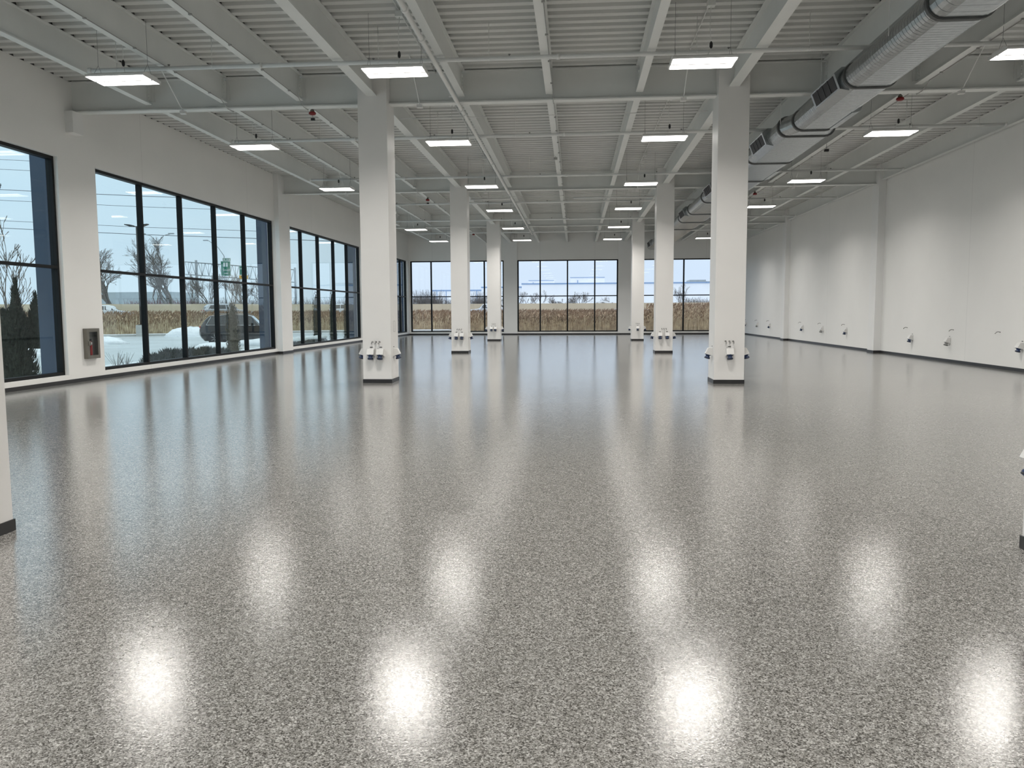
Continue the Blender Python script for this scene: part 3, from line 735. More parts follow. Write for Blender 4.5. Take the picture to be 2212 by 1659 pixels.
# reeds
def reeds():
    rnd = random.Random(3); mb = MB(); mb.m = 0
    A = FRONT
    segs = []; tot = 0
    for a, b in zip(A[:-1], A[1:]):
        L = sqrt((a[0]-b[0])**2+(a[1]-b[1])**2); segs.append((a, b, L))
    def put_reed(x, y, h):
        lx, ly = rnd.gauss(.08, .2), rnd.gauss(0, .1); w = rnd.uniform(.006, .013)
        zt = GL+h*.9
        mb.m = 0
        b0 = [(x+w*cos(a), y+w*sin(a), GL) for a in (0, 2.1, 4.2)]; t0 = [(x+lx+w*.5*cos(a), y+ly+w*.5*sin(a), zt) for a in (0, 2.1, 4.2)]
        mb.add(b0+t0, [(0, 1, 4, 3), (1, 2, 5, 4), (2, 0, 3, 5)])
        if rnd.random() < .72:
            mb.m = 1; pw = rnd.uniform(.025, .05); ph = rnd.uniform(.14, .32); dx = rnd.gauss(.09, .09)
            cx, cy, cz = x+lx, y+ly, zt
            mb.add([(cx, cy, cz-.06), (cx+pw, cy, cz+ph*.4), (cx, cy-pw, cz+ph*.4), (cx-pw, cy, cz+ph*.4), (cx, cy+pw, cz+ph*.4), (cx+dx, cy, cz+ph)],
                   [(0, 1, 2), (0, 2, 3), (0, 3, 4), (0, 4, 1), (5, 2, 1), (5, 3, 2), (5, 4, 3), (5, 1, 4)])
    for (a, b, L) in segs:
        x0, x1 = a[0], b[0]
        dens = 520 if x0 > -62 else 60
        if x0 >= -13: x1 = 26
        n = int(dens*sqrt((x1-x0)**2+(b[1]-a[1])**2*((x1-x0)/(b[0]-a[0]))**2))
        for i in range(n):
            t = rnd.random(); x = x0+(x1-x0)*t; y = a[1]+(b[1]-a[1])*(x-a[0])/(b[0]-a[0])
            d = 8*rnd.random()**1.7
            hh = rnd.uniform(.42, 1.0)**.8*2.1
            if x > 7.0: hh *= 1.3
            if rnd.random() < .35: hh *= rnd.uniform(.5, .85)
            put_reed(x, y+d, hh)
    # dense mass further in
    mb.m = 2
    P = off(FRONT, 1.6); Q = off(FRONT, 9)
    mb.loft([[(a[0], a[1], GL), (b[0], b[1], GL), (b[0], b[1], 1.55), (a[0], a[1], 1.15)] for a, b in zip(P, Q)])
    return mb.build('reed_bed', ['reed_stalk', 'reed_plume', 'reed_mass'])
tag(reeds(), 'tall dry brown reeds with dark plumes in front of the highway barrier', 'reeds', kind='stuff')

# trees
def tree_mesh(seed, h, spread, levels=5, r0=.12, rmin=.018, low=.25, sides=4):
    rnd = random.Random(seed); tr = MB(); br = MB()
    def grow(p, d, L, r, lv):
        mb = tr if lv >= levels-1 else br
        mid = p + d*L*.5 + Vector((rnd.uniform(-1, 1), rnd.uniform(-1, 1), 0))*L*.06
        q = p + d*L
        mb.tube([p, mid, q], [r, r*.85, max(r*.68, rmin*.8)], sides, cap=False)
        if lv == 0: return
        n = 3 if rnd.random() < .55 else 2
        for i in range(n):
            a = rnd.uniform(.25, .75)*spread; ph = rnd.uniform(0, 2*pi)
            u = d.cross(Vector((0, 0, 1)) if abs(d.z) < .95 else Vector((1, 0, 0))).normalized(); w = d.cross(u)
            nd = (d*cos(a) + (u*cos(ph)+w*sin(ph))*sin(a) + Vector((0, 0, .12))).normalized()
            grow(q if i < 2 else mid, nd, L*rnd.uniform(.62, .85), max(r*.62, rmin), lv-1)
    L0 = h*low
    grow(Vector((0, 0, 0)), Vector((rnd.uniform(-.06, .06), rnd.uniform(-.06, .06), 1)).normalized(), L0, r0, levels)
    return tr, br
def tree(name, seed, u, vbase, vtop, Y, label, spread=1.0, levels=5, r0=.14, m='bark_hazed', rmin=.02, zb=GL, low=.26, group='bare winter trees', cat='tree', loc=None, h=None):
    if loc is None:
        p = at(u, vbase, Y); tp = at(u, vtop, Y); loc = (p.x, Y, zb); h = tp.z-zb
    r = empty(name, loc); tag(r, label, cat, group)
    tr, br = tree_mesh(seed, h, spread, levels, r0, rmin, low)
    zmax = max(v[2] for v in br.v); k = h/zmax
    for q in (tr, br): q.v = [(a*k, b*k, c*k) for a, b, c in q.v]
    part(tr, 'trunk', m, r); part(br, 'branches', m, r)
    return r
tree('bare_tree', 61, 240, 655, 533, 92, 'bare forked tree seen in the first light of the five light window', 1.0, 8, .33, low=.24, rmin=.010)
tree('bare_tree', 12, 372, 655, 508, 92, 'tallest bare tree, behind the car park lamp', .9, 8, .32, low=.24, rmin=.010)
tree('bare_tree', 25, 338, 655, 590, 100, 'small pale bare tree between the two tall bare trees', .9, 5, .13, rmin=.010)
tree('bare_tree', 14, 455, 655, 585, 98, 'slender bare tree left of the green road sign', .7, 7, .14, rmin=.010)
tree('bare_tree', 15, 503, 655, 588, 98, 'bare tree directly below the large green road sign', .7, 7, .14, rmin=.010)
tree('bare_tree', 16, 530, 655, 600, 98, 'dark bare tree below the yellow exit tab', .8, 7, .13, rmin=.010)
tree('bare_tree', 36, 560, 655, 585, 98, 'bare tree right of the signs beside the blue pier', .8, 7, .13, rmin=.010)
tree('bare_tree', 37, 410, 655, 600, 98, 'thin bare tree at the foot of the sign gantry post', .8, 7, .13, rmin=.010)
bl = 'small bare tree, '
for i, (u, vt, nm, sp) in enumerate([(1128, 628, 'leftmost in the centre window', .9), (1168, 627, 'behind the first mullion of the centre window', .9), (1197, 640, 'in the second light of the centre window', 1.0), (1210, 645, 'lower one in the second light of the centre window', 1.0), (1238, 629, 'third light of the centre window, left', .9), (1257, 630, 'third light of the centre window, right', .9), (1310, 639, 'behind the white car roof in the centre window', 1.2), (1478, 612, 'tallest one, in the right window', .6)]):
    tree('bare_tree', 40+i, u, 662, vt, 112, bl+nm, sp, 6, .09, rmin=.010, low=.26)
# thickets
def thicket(name, pts, Y, label, m, seed, cat='thicket'):
    rnd = random.Random(seed); p0 = at(pts[0], 655, Y)
    r = empty(name, (p0.x, Y, GL)); tag(r, label, cat)
    mb = MB(); x1 = at(pts[1], 655, Y).x-p0.x; h = at(pts[0], pts[2], Y).z-GL
    n = int(pts[3])
    for i in range(n):
        x = rnd.uniform(0, x1); y = rnd.uniform(0, 5); hh = h*rnd.uniform(.7, 1.0); z0 = 0
        p = [Vector((x, y, z0))]
        for k in range(3): p.append(p[-1] + Vector((rnd.gauss(0, .35), rnd.gauss(0, .2), hh/3)))
        mb.tube(p, [.03, .026, .02, .010], 3, cap=False)
        for k in range(5):
            q = p[rnd.randint(1, 2)]; mb.tube([q, q+Vector((rnd.gauss(0, .6), 0, rnd.uniform(.4, 1.1)))], [.016, .009], 3, cap=False)
    part(mb, 'stems', m, r)
thicket('bush_thicket', (889, 942, 624, 260), 108, 'dense leafless grey brown thicket in the left far window', 'bark_hazed', 5)
thicket('bush_thicket', (945, 1000, 640, 120), 108, 'thinner leafless thicket beside the dense one', 'bark_hazed', 6)
thicket('bush_thicket', (1016, 1050, 628, 140), 108, 'leafless thicket behind the white car', 'bark_hazed', 7)
thicket('bush_thicket', (1083, 1095, 626, 40), 108, 'narrow leafless thicket seen between columns', 'bark_hazed', 8)
thicket('bush_thicket', (1484, 1545, 640, 220), 108, 'leafless thicket in the right far window', 'bark_hazed', 9)
thicket('red_thicket', (262, 402, 643, 420), 96, 'reddish leafless scrub behind the barrier', 'red_twigs', 10)
thicket('bush_thicket', (395, 600, 640, 420), 104, 'long leafless scrub under the sign gantry', 'bark_hazed', 12)
thicket('bush_thicket', (612, 790, 640, 300), 104, 'leafless scrub seen through the third left window', 'bark_hazed', 13)
# near tree outside the left edge window
tree('young_tree', 77, 0, 0, 0, 0, 'thin bare young tree close outside the left edge window', .62, 6, .045, m='bark_pale', rmin=.008, low=.22, group='near trees', loc=(-19.9, 26.6, GL), h=5.4)

# evergreen shrubs, built from upright tufts on a core
def evergreen(name, loc, h, r, n, m, label, seed, tuft=.10, prof=lambda t: sin(pi*min(1, t*.9+.12))**.6, cat='shrub', lean=0, snow=False, peaks=None):
    rnd = random.Random(seed); ro = empty(name, loc); tag(ro, label, cat)
    core = MB(); rings = []
    K = 10
    for i in range(K+1):
        t = i/K; rr_ = max(.01, r*.82*prof(t)*(1-.15*(t > .8)))
        rings.append([(lean*t*h+rr_*cos(2*pi*k/10)*rnd.uniform(.85, 1.1), rr_*sin(2*pi*k/10)*rnd.uniform(.85, 1.1), t*h*.95) for k in range(10)])
    core.loft(rings, smooth=True)
    if peaks:
        for (px, pz, pr) in peaks: core.tube([(px*.6, px*.9, h*.5), (px, px, h+pz)], [pr, .02], 7)
    for i in range(n):
        t = rnd.random(); a = rnd.uniform(0, 2*pi); rr_ = r*prof(t)*rnd.uniform(.8, 1.05)
        c = Vector((lean*t*h+rr_*cos(a), rr_*sin(a), t*h)); o = Vector((cos(a)*.45, sin(a)*.45, 1)).normalized()*tuft*rnd.uniform(.7, 1.9)
        s = Vector((-sin(a), cos(a), 0))*tuft*.22
        core.add([c-s, c+s, c+o, c+Vector((cos(a), sin(a), 0))*tuft*.2], [(0, 1, 2), (0, 2, 3), (1, 3, 2), (0, 3, 1)])
    if peaks:
        for (px, pz, pr) in peaks:
            for i in range(260):
                t = rnd.random(); a = rnd.uniform(0, 2*pi); z = h*.5+(h*.5+pz)*t; q = pr*(1-t)*1.1
                c = Vector((px*(.6+.4*t)+q*cos(a), px*(.9+.1*t)+q*sin(a), z)); o = Vector((cos(a)*.4, sin(a)*.4, 1)).normalized()*tuft*1.4
                s = Vector((-sin(a), cos(a), 0))*tuft*.25; core.add([c-s, c+s, c+o], [(0, 1, 2)])
    part(core, 'foliage', m, ro)
    if snow:
        sm_ = MB().blob((0, 0, h*.97), r*.95, r*.95, .12, 10, 5, .12, rnd); part(sm_, 'snow_cap', 'snow', ro)
    return ro
evergreen('arborvitae', (-14.8, 19.75, GL), 1.9, .66, 2600, 'evergreen', 'big dark green arborvitae close outside the left edge window', 1, .11, prof=lambda t: (1-.35*t) if t < .75 else .74*sqrt(max(0, 1-((t-.75)/.27)**2)), peaks=[(.16, .82, .34), (.48, .45, .26), (-.3, .3, .3)])
evergreen('arborvitae', (-14.1, 31.9, GL), 2.2, .27, 1500, 'evergreen_brown', 'tapering brown arborvitae in front of the dark parked car', 2, .06, prof=lambda t: (1-.1*t) if t < .5 else .95*sqrt(max(0, 1-((t-.5)/.52)**2)))
for i, (x, y, h, nm) in enumerate([(-14.5, 43.9, 3.0, 'nearest'), (-14.5, 46.9, 3.1, 'middle'), (-14.5, 49.8, 2.9, 'farthest')]):
    evergreen('arborvitae', (x, y, GL), h, .26, 1000, 'evergreen', 'narrow dark arborvitae outside the third left window, %s of three' % nm, 20+i, .05, prof=lambda t: (1-.3*t) if t < .7 else .79*sqrt(max(0, 1-((t-.7)/.32)**2)))
for i, (x, y, h, r) in enumerate([(-13.9, 25.4, .42, .5), (-14.0, 26.6, .52, .55), (-14.0, 27.9, .5, .5), (-14.0, 29.2, .46, .55), (-14.0, 30.5, .36, .5)]):
    evergreen('juniper_shrub', (x, y, GL), h, r, 900, 'shrub_grey', 'low spiky juniper along the five light window, %s from the left' % ORD[i], 30+i, .12, prof=lambda t: sqrt(max(0, 1-(t*.98)**2)))
for i, (x, y) in enumerate([(-13.9, 38.4), (-14.0, 39.8), (-14.0, 41.4), (-14.0, 42.8)]):
    evergreen('boxwood_shrub', (x, y, GL), .52, .42, 500, 'shrub_grey', 'rounded shrub capped with snow outside the third left window, %s from the left' % ORD[i], 50+i, .08, prof=lambda t: sqrt(max(0, 1-(t*.95)**2)), snow=True)
for i, (y, h) in enumerate([(21.6, .50), (22.0, .42), (23.3, .62), (23.8, .55)]):
    rnd = random.Random(90+i); r = empty('twiggy_bush', (-14.0, y, GL)); tag(r, 'small bare twiggy bush in the snow bed, %s from the left' % ORD[i], 'bush', 'bare twiggy bushes')
    mb = MB()
    for k in range(26):
        a = rnd.uniform(0, 2*pi); l = h*rnd.uniform(.6, 1.15); q = rnd.uniform(.1, .45)
        mb.tube([(0.03*cos(a), .03*sin(a), 0), (q*.4*l*cos(a)*1.2, q*.4*l*sin(a)*1.2, l*.5), (q*l*cos(a)*1.3, q*l*sin(a)*1.3, l)], [.006, .005, .003], 3, cap=False)
    part(mb, 'twigs', 'bark_hazed', r)
for i, (x, y, rx, ry, rz, nm) in enumerate([(-30.2, 60.5, 2.0, 1.2, .75, 'beside the tail of the dark parked car'), (-28.8, 46.4, 1.6, .9, .42, 'low on the lot, left in the five light window'), (-18.3, 39.5, 1.2, .9, .32, 'in front of the dark parked car'), (-24.5, 33.6, 2.0, 1.2, .45, 'low on the lot in the left edge window'), (-15.6, 21.2, .8, .7, .5, 'behind the big dark arborvitae'), (-17.5, 44.5, 2.2, .8, .35, 'under the nose of the dark parked car')]):
    tag(MB().blob((0, 0, 0), rx, ry, rz, 22, 12, .10).build('snow_pile', 'snow', loc=(x, y, GL+.02)), 'heap of white snow %s' % nm, 'snow', 'snow heaps')

# ------------------------------------------------------------------ vehicles
def car(name, label, loc, heading, L, Wd, H, body, suv=True, roofrail=False, chrome_trim=False):
    r = empty(name, loc, heading); tag(r, label, 'car', 'vehicles outside')
    gz = .22; belt = H*.62; hood = H*(.60 if suv else .55)
    # stations along x (0 tail .. 1 nose): bottom, belt, top, belt half width factor, top half width factor
    if suv: ST = [(0, .30, .50, .52, .80, .78), (.02, .24, .60, .64, .93, .86), (.06, gz/H, .63, .80, .98, .80), (.12, gz/H, .64, .955, 1, .74), (.30, gz/H, .64, 1.0, 1, .75), (.50, gz/H, .63, .995, 1, .75), (.60, gz/H, .62, .95, 1, .74), (.70, gz/H, .615, .66, 1, .84), (.74, gz/H, .60, .625, 1, .86), (.90, gz/H, .56, .575, .97, .82), (.97, .16, .48, .50, .88, .74), (1, .22, .38, .40, .74, .66)]
    else: ST = [(0, .30, .55, .57, .80, .74), (.03, .20, .66, .68, .93, .80), (.10, gz/H, .67, .74, .98, .80), (.20, gz/H, .66, .90, 1, .72), (.32, gz/H, .65, .99, 1, .70), (.48, gz/H, .64, 1.0, 1, .70), (.56, gz/H, .63, .95, 1, .70), (.70, gz/H, .62, .65, 1, .82), (.90, gz/H, .54, .56, .97, .80), (.97, .16, .46, .48, .88, .72), (1, .24, .36, .38, .74, .64)]
    hw = Wd/2; secs = []
    for x, zb, zbelt, zt, wb, wt in ST:
        X = (x-.5)*L; w = hw*wb; t = hw*wt
        half = [(w*.88, zb*H), (w*.99, zb*H+.10), (w, (zb+zbelt)/2*H), (w*.97, zbelt*H), (t, zt*H-.03), (t*.88, zt*H)]
        secs.append([(X, y, z) for y, z in half] + [(X, -y, z) for y, z in reversed(half)])
    part(MB().loft(secs, smooth=False), 'body', body, r)
    # glass: side strips between belt and roof, windscreen and rear glass
    def Y_(x, side, f):
        for a, b in zip(ST[:-1], ST[1:]):
            if a[0] <= x <= b[0]:
                k = (x-a[0])/(b[0]-a[0]); zb_ = (a[2]+(b[2]-a[2])*k)*H; zt_ = (a[3]+(b[3]-a[3])*k)*H-.03
                wb_ = hw*(a[4]+(b[4]-a[4])*k)*.97; wt_ = hw*(a[5]+(b[5]-a[5])*k)
                return ((x-.5)*L, side*(wb_+(wt_-wb_)*f+.006), zb_+(zt_-zb_)*f)
    wins = [(.125, .27), (.285, .445), (.46, .60)] if suv else [(.22, .42), (.435, .57)]
    for s in (-1, 1):
        for i, (a, b) in enumerate(wins):
            w = MB(); rear = i == 0; front = i == len(wins)-1
            q = [Y_(a+(.0 if not rear else -.03), s, .12), Y_(b+(.05 if front else 0), s, .12), Y_(b, s, .86), Y_(a+(.02 if rear else 0), s, .86)]
            w.add(q + [(p[0], p[1]-s*.02, p[2]) for p in q], [(0, 1, 2, 3), (4, 5, 6, 7), (0, 1, 5, 4), (1, 2, 6, 5), (2, 3, 7, 6), (3, 0, 4, 7)])
            part(w, 'side_window', 'car_glass', r)
        if chrome_trim:
            w = MB(); w.tube([Y_(.085, s, .09), Y_(.65, s, .09)], .014, 5); w.tube([Y_(.085, s, .09), Y_(.135, s, .90)], .014, 5); part(w, 'window_trim', 'sign_white', r)
    ws = MB()
    a, b = (.615, .70) if suv else (.575, .69)
    pa, pb = Y_(b, 1, .92), Y_(a, 1, .92)
    ws.add([(pa[0]+.02, pa[1]*.92, pa[2]+.03), (pa[0]+.02, -pa[1]*.92, pa[2]+.03), (pb[0]+.02, -pb[1]*.9, pb[2]+.045), (pb[0]+.02, pb[1]*.9, pb[2]+.045),
            (pa[0]-.02, pa[1]*.92, pa[2]), (pa[0]-.02, -pa[1]*.92, pa[2]), (pb[0]-.02, -pb[1]*.9, pb[2]), (pb[0]-.02, pb[1]*.9, pb[2])],
           [(0, 1, 2, 3), (4, 5, 6, 7), (0, 1, 5, 4), (1, 2, 6, 5), (2, 3, 7, 6), (3, 0, 4, 7)])
    part(ws, 'windscreen', 'car_glass', r)
    wr = .36 if suv else .32
    for sx in (.185, .80):
        for s in (-1, 1):
            X = (sx-.5)*L
            w = part(MB().lathe([(-.11, wr*.9), (-.10, wr), (.08, wr), (.11, wr*.9)], (X, s*(hw-.12), wr), (0, s, 0), 22), 'wheel', 'tyre', r)
            m = MB(); m.lathe([(.10, .05), (.122, .05)], (X, s*(hw-.12), wr), (0, s, 0), 10)
            for k in range(7):
                a = 2*pi*k/7; c, d = cos(a), sin(a); m.tube([(X+.04*c, s*hw, wr+.04*d), (X+wr*.70*c, s*(hw-.002), wr+wr*.70*d)], .026, 5)
            m.loft([[(X+rr_*cos(2*pi*k/22), s*(hw-.01+e), wr+rr_*sin(2*pi*k/22)) for k in range(22)] for rr_, e in ((wr*.68, 0), (wr*.74, .012), (wr*.76, 0))], cap=False)
            mo = m.build('rim', 'rim', w)
            ar = MB().lathe([(-.05, wr*1.16), (.012, wr*1.16)], (X, s*(hw-.01), wr+.03), (0, s, 0), 22); part(ar, 'wheel_arch', 'plastic_black', r)
    for s in (-1, 1):
        part(MB().box(-.5*L-.0, -.5*L+.20, s*hw*.72-.09 if s > 0 else s*hw*.72-.09, s*hw*.72+.17 if s > 0 else s*hw*.72+.09, belt-.12, belt+.0), 'tail_light', 'tail_red', r)
        part(MB().box(.5*L-.28, .5*L-.05, s*hw*.74-.14, s*hw*.74+.14, hood-.24, hood-.12), 'head_light', 'lamp_clear', r)
        part(MB().box(.105*L, .105*L+.12, s*(hw+.03)-.07, s*(hw+.03)+.07, belt+.02, belt+.16), 'door_mirror', body, r)
        part(MB().box(-.16*L, -.16*L+.18, s*hw*1.005-.012, s*hw*1.005+.012, belt-.12, belt-.085), 'door_handle', 'sign_white' if chrome_trim else body, r)
        if roofrail: part(MB().tube([(-.34*L, s*hw*.66, H-.02), (-.32*L, s*hw*.66, H+.045), (.05*L, s*hw*.66, H+.045), (.08*L, s*hw*.66, H-.03)], .016, 6), 'roof_rail', 'galv_dull', r)
    part(MB().box(-.5*L-.01, -.5*L+.06, -.26, .26, belt-.34, belt-.22), 'number_plate', 'sign_white', r)
    return r
hd_ = radians(16); rw = Vector((-20.9, 44.9, 0))
cc_ = rw + Vector((cos(hd_), sin(hd_), 0))*(.315*4.82) + Vector((-sin(hd_), cos(hd_), 0))*.9
car('parked_suv', 'dark parked sport utility car with chrome window trim outside the five light window', (cc_.x, cc_.y, GL), hd_, 4.82, 1.94, 1.76, 'car_black', True, True, True)
car('parked_car', 'silver parked car half hidden by the big dark arborvitae', (-27.6, 36.2, GL), radians(8), 4.6, 1.85, 1.5, 'car_silver', True)
def road_car(label, u, body, H=1.55, head=0, suv=True, lane=12.6):
    Y = 85
    for _ in range(12): Y = front_y(at(u, 660, Y).x)+lane
    car('highway_car', label, (at(u, 660, Y).x, Y, 1.0), head, 4.7, 1.9, H, body, suv)
road_car('white car driving behind the reeds, seen right of the second left column', 1054, 'car_white', 1.62, pi)
road_car('white low car behind the barrier in the centre far window', 1293, 'car_white', 1.9, pi, False, 20)
road_car('pale car beside the second right column, in front of the barrier', 1372, 'car_silver', 1.40, 0, False)
road_car('pale car above the reeds in the first light of the five light window', 236, 'car_white', 1.50, radians(24), False)
road_car('grey car above the reeds behind the dark parked car', 490, 'car_silver', 1.62, radians(35), True)
road_car('snow dusted car above the reeds in the third left window', 758, 'car_white', 1.65, radians(10), True)

# ------------------------------------------------------------------ lamps, gantry, signs, wires
lp = empty('parking_lamp', (-34.8, 61.6, GL)); tag(lp, 'dark twin head parking lot lamp on a concrete pedestal', 'street lamp')
part(MB().box(-.30, .30, -.30, .30, 0, .92), 'pedestal', 'concrete', lp)
part(MB().lathe([(0, .24), (.05, .24)], (0, 0, .92), (0, 0, 1), 8), 'base_plate', 'pole_dark', lp)
part(MB().tube([(0, 0, .95), (0, 0, 8.75)], [.09, .07], 8), 'pole', 'pole_dark', lp)
for s in (-1, 1):
    part(MB().tube([(0, 0, 8.7), (s*.25, 0, 8.75)], .03, 6), 'arm', 'pole_dark', lp)
    part(MB().loft([[(s*.22, -.12, 8.70), (s*.22, .12, 8.70), (s*.22, .12, 8.80), (s*.22, -.12, 8.80)], [(s*.5, -.2, 8.72), (s*.5, .2, 8.72), (s*.5, .2, 8.88), (s*.5, -.2, 8.88)], [(s*.95, -.15, 8.86), (s*.95, .15, 8.86), (s*.95, .15, 8.92), (s*.95, -.15, 8.92)]]), 'lamp_head', 'pole_dark', lp)
def road_lamp(label, u, v0, Y, double):
    p = at(u, v0, Y); r = empty('highway_lamp', (p.x, Y, GL)); h = p.z-GL; tag(r, label, 'street lamp')
    part(MB().tube([(0, 0, 0), (0, 0, h)], [.10, .07], 6), 'pole', 'galv_dull', r)
    for s in ((-1, 1) if double else (-1,)):
        k = .5 if double else 1
        part(MB().tube([(0, 0, h), (s*.9*k, 0, h+1.3*k), (s*2.3*k, 0, h+2.3*k), (s*2.8*k, 0, h+2.35*k)] if not double else [(0, 0, h), (s*.9, 0, h+.9), (s*1.9, 0, h+1.1)], .05, 5), 'arm', 'galv_dull', r)
        e = (s*2.8*k, h+2.35*k) if not double else (s*1.9, h+1.1)
        part(MB().box(e[0]-.35, e[0]+.35, -.12, .12, e[1]-.05, e[1]+.08), 'lamp_head', 'galv_dull', r)
road_lamp('pale twin arm highway lamp right of the parking lamp', 340, 524, 100, True)
road_lamp('single arm highway lamp rising behind the green sign', 484, 553, 118, False)
GY = 110
a_ = at(403, 566, GY); b_ = at(600, 590, GY)
g = empty('sign_gantry', (a_.x, GY, GL)); tag(g, 'grey steel truss gantry over the highway carrying the signs', 'gantry')
gx0, gx1 = 0, b_.x-a_.x+2.5; zt0 = a_.z-GL; zt1 = 7.9-GL+.0
def gz_(x): return zt0 + (7.55+.15-zt0)*(x/(gx1))*.9
px = at(425, 600, GY).x-a_.x
mb = MB()
mb.tube([(px, 0, 0), (px, 0, gz_(px)+.35)], .17, 6)
mb.tube([(gx1, 0, 0), (gx1, 0, gz_(gx1)+.3)], .15, 6)
part(mb, 'post', 'galv_dull', g)
mb = MB()
for dy in (-.5, .5):
    for dz in (0, -1.75):
        mb.tube([(gx0, dy, gz_(gx0)+dz), (gx1, dy, gz_(gx1)+dz)], .06, 5)
part(mb, 'chord', 'galv_dull', g)
mb = MB(); n = 16
for i in range(n):
    xa_, xb_ = gx0+(gx1-gx0)*i/n, gx0+(gx1-gx0)*(i+1)/n; xm = (xa_+xb_)/2
    mb.tube([(xa_, -.5, gz_(xa_)), (xm, -.5, gz_(xm)-1.75)], .035, 4); mb.tube([(xm, -.5, gz_(xm)-1.75), (xb_, -.5, gz_(xb_))], .035, 4)
    mb.tube([(xa_, .5, gz_(xa_)), (xa_, .5, gz_(xa_)-1.75)], .03, 4)
part(mb, 'bracing', 'galv_dull', g)
def text_obj(txt, size, loc, parent, m):
    cu = bpy.data.curves.new('lettering', 'FONT'); cu.body = txt; cu.size = size; cu.align_x = 'CENTER'; cu.align_y = 'CENTER'; cu.extrude = .01
    cu.materials.append(MAT[m]); tmp = bpy.data.objects.new('lettering', cu); COL.objects.link(tmp)
    bpy.context.view_layer.update(); me = bpy.data.meshes.new_from_object(tmp.evaluated_get(bpy.context.evaluated_depsgraph_get()))
    bpy.data.objects.remove(tmp); bpy.data.curves.remove(cu)
    o = bpy.data.objects.new('lettering', me); COL.objects.link(o)
    o.rotation_euler = (pi/2, 0, 0); o.location = loc; o.parent = parent; return o
SY = GY-.615
def sign(name, u0, v0, u1, v1, m, label):
    p, q = at(u0, v0, SY), at(u1, v1, SY); w, h = q.x-p.x, p.z-q.z
    r = empty(name, ((p.x+q.x)/2, SY, (p.z+q.z)/2)); tag(r, label, 'road sign')
    part(MB().box(-w/2, w/2, 0, .06, -h/2, h/2), 'panel', m, r)
    bd = MB(); t = .045
    bd.box(-w/2, w/2, -.006, 0, h/2-t, h/2); bd.box(-w/2, w/2, -.006, 0, -h/2, -h/2+t); bd.box(-w/2, -w/2+t, -.006, 0, -h/2+t, h/2-t); bd.box(w/2-t, w/2, -.006, 0, -h/2+t, h/2-t)
    part(bd, 'border', 'sign_white', r); return r, w, h
r_, w, h = sign('road_sign', 476.5, 564, 498.5, 596, 'sign_green', 'large green highway sign with two white shields and the word South')
part(MB().box(-w*.24, -w*.03, -.012, 0, h*.12, h*.40), 'shield', 'sign_white', r_); part(MB().box(w*.04, w*.22, -.012, 0, h*.12, h*.40), 'shield', 'sign_white', r_)
text_obj('South', h*.24, (w*.10, -.02, -h*.10), r_, 'sign_white'); mb = MB()
for i, x in enumerate((-.14, -.02, .08, .18)): mb.box(w*x, w*(x+.06), -.012, 0, -h*.38, -h*.28)
part(mb, 'legend', 'sign_white', r_)
r_, w, h = sign('exit_plate', 480.5, 557.5, 498, 563.6, 'sign_green', 'small green plate on top of the large highway sign')
mb = MB()
for x, ww in ((-.40, .08), (-.30, .06), (-.21, .06), (-.02, .08), (.08, .08), (.25, .07), (.34, .07)): mb.box(w*x, w*(x+ww), -.012, 0, -h*.25, h*.25)
part(mb, 'legend', 'sign_white', r_)
r_, w, h = sign('road_sign', 516.5, 574.5, 534, 594, 'sign_green', 'second green highway sign partly behind a mullion')
mb = MB()
for x in (-.38, -.26, -.14, 0, .12, .24): mb.box(w*x, w*(x+.07), -.012, 0, h*.12, h*.28)
part(mb, 'legend', 'sign_white', r_)
r_, w, h = sign('exit_only_plate', 516, 594.3, 536.5, 603.5, 'sign_yellow', 'yellow plate under the second green highway sign')
mb = MB(); mb.prism([(-w*.25, 0), (-w*.19, 0), (-w*.19, h*.28), (-w*.16, h*.28), (-w*.22, h*.4), (-w*.28, h*.28), (-w*.25, h*.28)], 1, -.012, 0); mb.box(w*.0, w*.3, -.012, 0, -h*.15, h*.15)
part(mb, 'legend', 'pole_dark', r_)
for i, v0 in enumerate((343, 364, 408, 431, 475, 491)):
    a, b = at(-260, v0-10.5, 120), at(900, v0+36, 120); m = (a+b)/2
    r = empty('power_line', (m.x, 120, m.z)); tag(r, 'overhead power line, %s from the top' % ORD[i], 'wire', 'overhead power lines')
    part(MB().tube([a-m, (a+b)/2-m+Vector((0, 0, -.25)), b-m], .032 if i not in (2, 5) else .045, 4), 'cable', 'wire', r)
pp = at(-14, 640, 118)
r = empty('utility_pole', (pp.x, 118, GL)); tag(r, 'steel utility pole with a cross arm at the left edge of the view', 'pole')
zt = at(-14, 398, 118).z-GL
part(MB().tube([(0, 0, 0), (0, 0, zt+1.2)], [.25, .12], 8), 'pole', 'galv_dull', r)
part(MB().tube([(0, 0, zt-.2), (1.2, 0, zt), (2.35, 0, zt+.05)], .07, 6), 'arm', 'galv_dull', r)
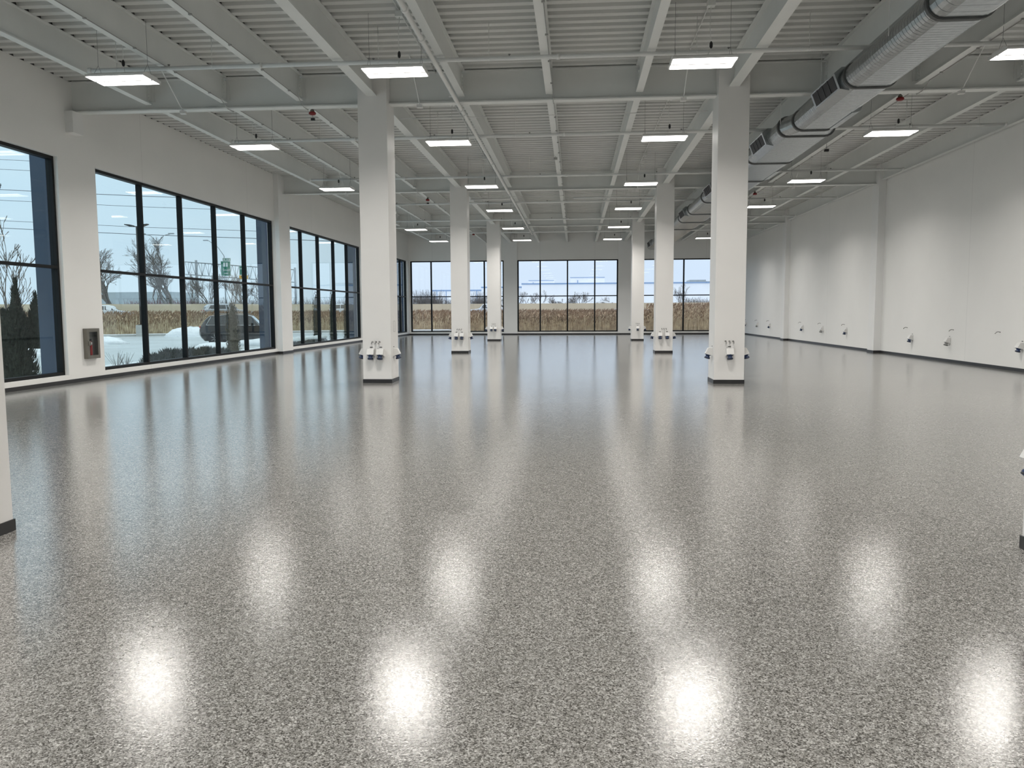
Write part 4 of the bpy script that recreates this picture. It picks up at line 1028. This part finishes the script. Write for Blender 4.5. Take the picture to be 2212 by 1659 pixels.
part(MB().lathe([(0, .05)]+[(i*.16+.05, .12 if i % 2 else .06) for i in range(12)]+[(2.0, .04)], (2.35, 0, zt), (-.35, 0, -1), 8), 'insulator', 'wire', r)

# warehouse beyond the highway
WY = 160
wh = empty('warehouse', (0, WY, GL)); tag(wh, 'long white flat roofed warehouse with blue roof edging beyond the highway', 'building')
def wpart(u0, u1, vt, depth, name, m, trim=True, dy=0):
    p, q = at(u0, vt, WY+dy), at(u1, vt, WY+dy)
    o = part(MB().box(p.x, q.x, dy, dy+depth, 0, p.z-GL), name, m, wh)
    if trim:
        t = MB().box(p.x-.05, q.x+.05, dy-.12, dy, p.z-GL-(.16 if name != 'roof_monitor' else .02), p.z-GL+.10); t.build('roof_edge', 'warehouse_trim', o)
    return p, q
wpart(1127, 1640, 613, 40, 'main_block', 'warehouse'); wpart(1040, 1127, 620.5, 38, 'low_block', 'warehouse', dy=1); wpart(932, 1040, 627.5, 36, 'lowest_block', 'warehouse', dy=2)
wpart(1142, 1196, 606.5, 6, 'roof_monitor', 'warehouse', dy=8); wpart(1232, 1306, 600, 6, 'roof_monitor', 'warehouse', dy=8)
wpart(1490, 1525, 604.5, 5, 'rooftop_unit', 'rooftop_grey', trim=False, dy=6); wpart(1527, 1537, 607.5, 4, 'rooftop_unit', 'rooftop_grey', trim=False, dy=6)
for u, v in ((944, 629), (964, 629), (1030, 628), (1147, 607), (1248, 602)):
    p = at(u, v, WY); part(MB().box(p.x-.07, p.x+.07, -.2 if u < 1100 else 7.8, -.05 if u < 1100 else 7.95, 0, p.z-GL), 'downpipe', 'warehouse_trim', wh)
r = empty('flag_pole', (at(1118, 570, 140).x, 140, GL)); tag(r, 'tall thin white pole beyond the highway beside the left far pilaster', 'pole')
part(MB().tube([(0, 0, 0), (0, 0, at(1118, 562, 140).z-GL)], [.18, .12], 6), 'shaft', 'sign_white', r)
r = empty('distant_building', (at(290, 640, 180).x, 180, GL)); tag(r, 'low grey building far behind the red scrub', 'building')
part(MB().box(-9, 9, 0, 12, 0, at(290, 631, 180).z-GL), 'wall', 'rooftop_grey', r)
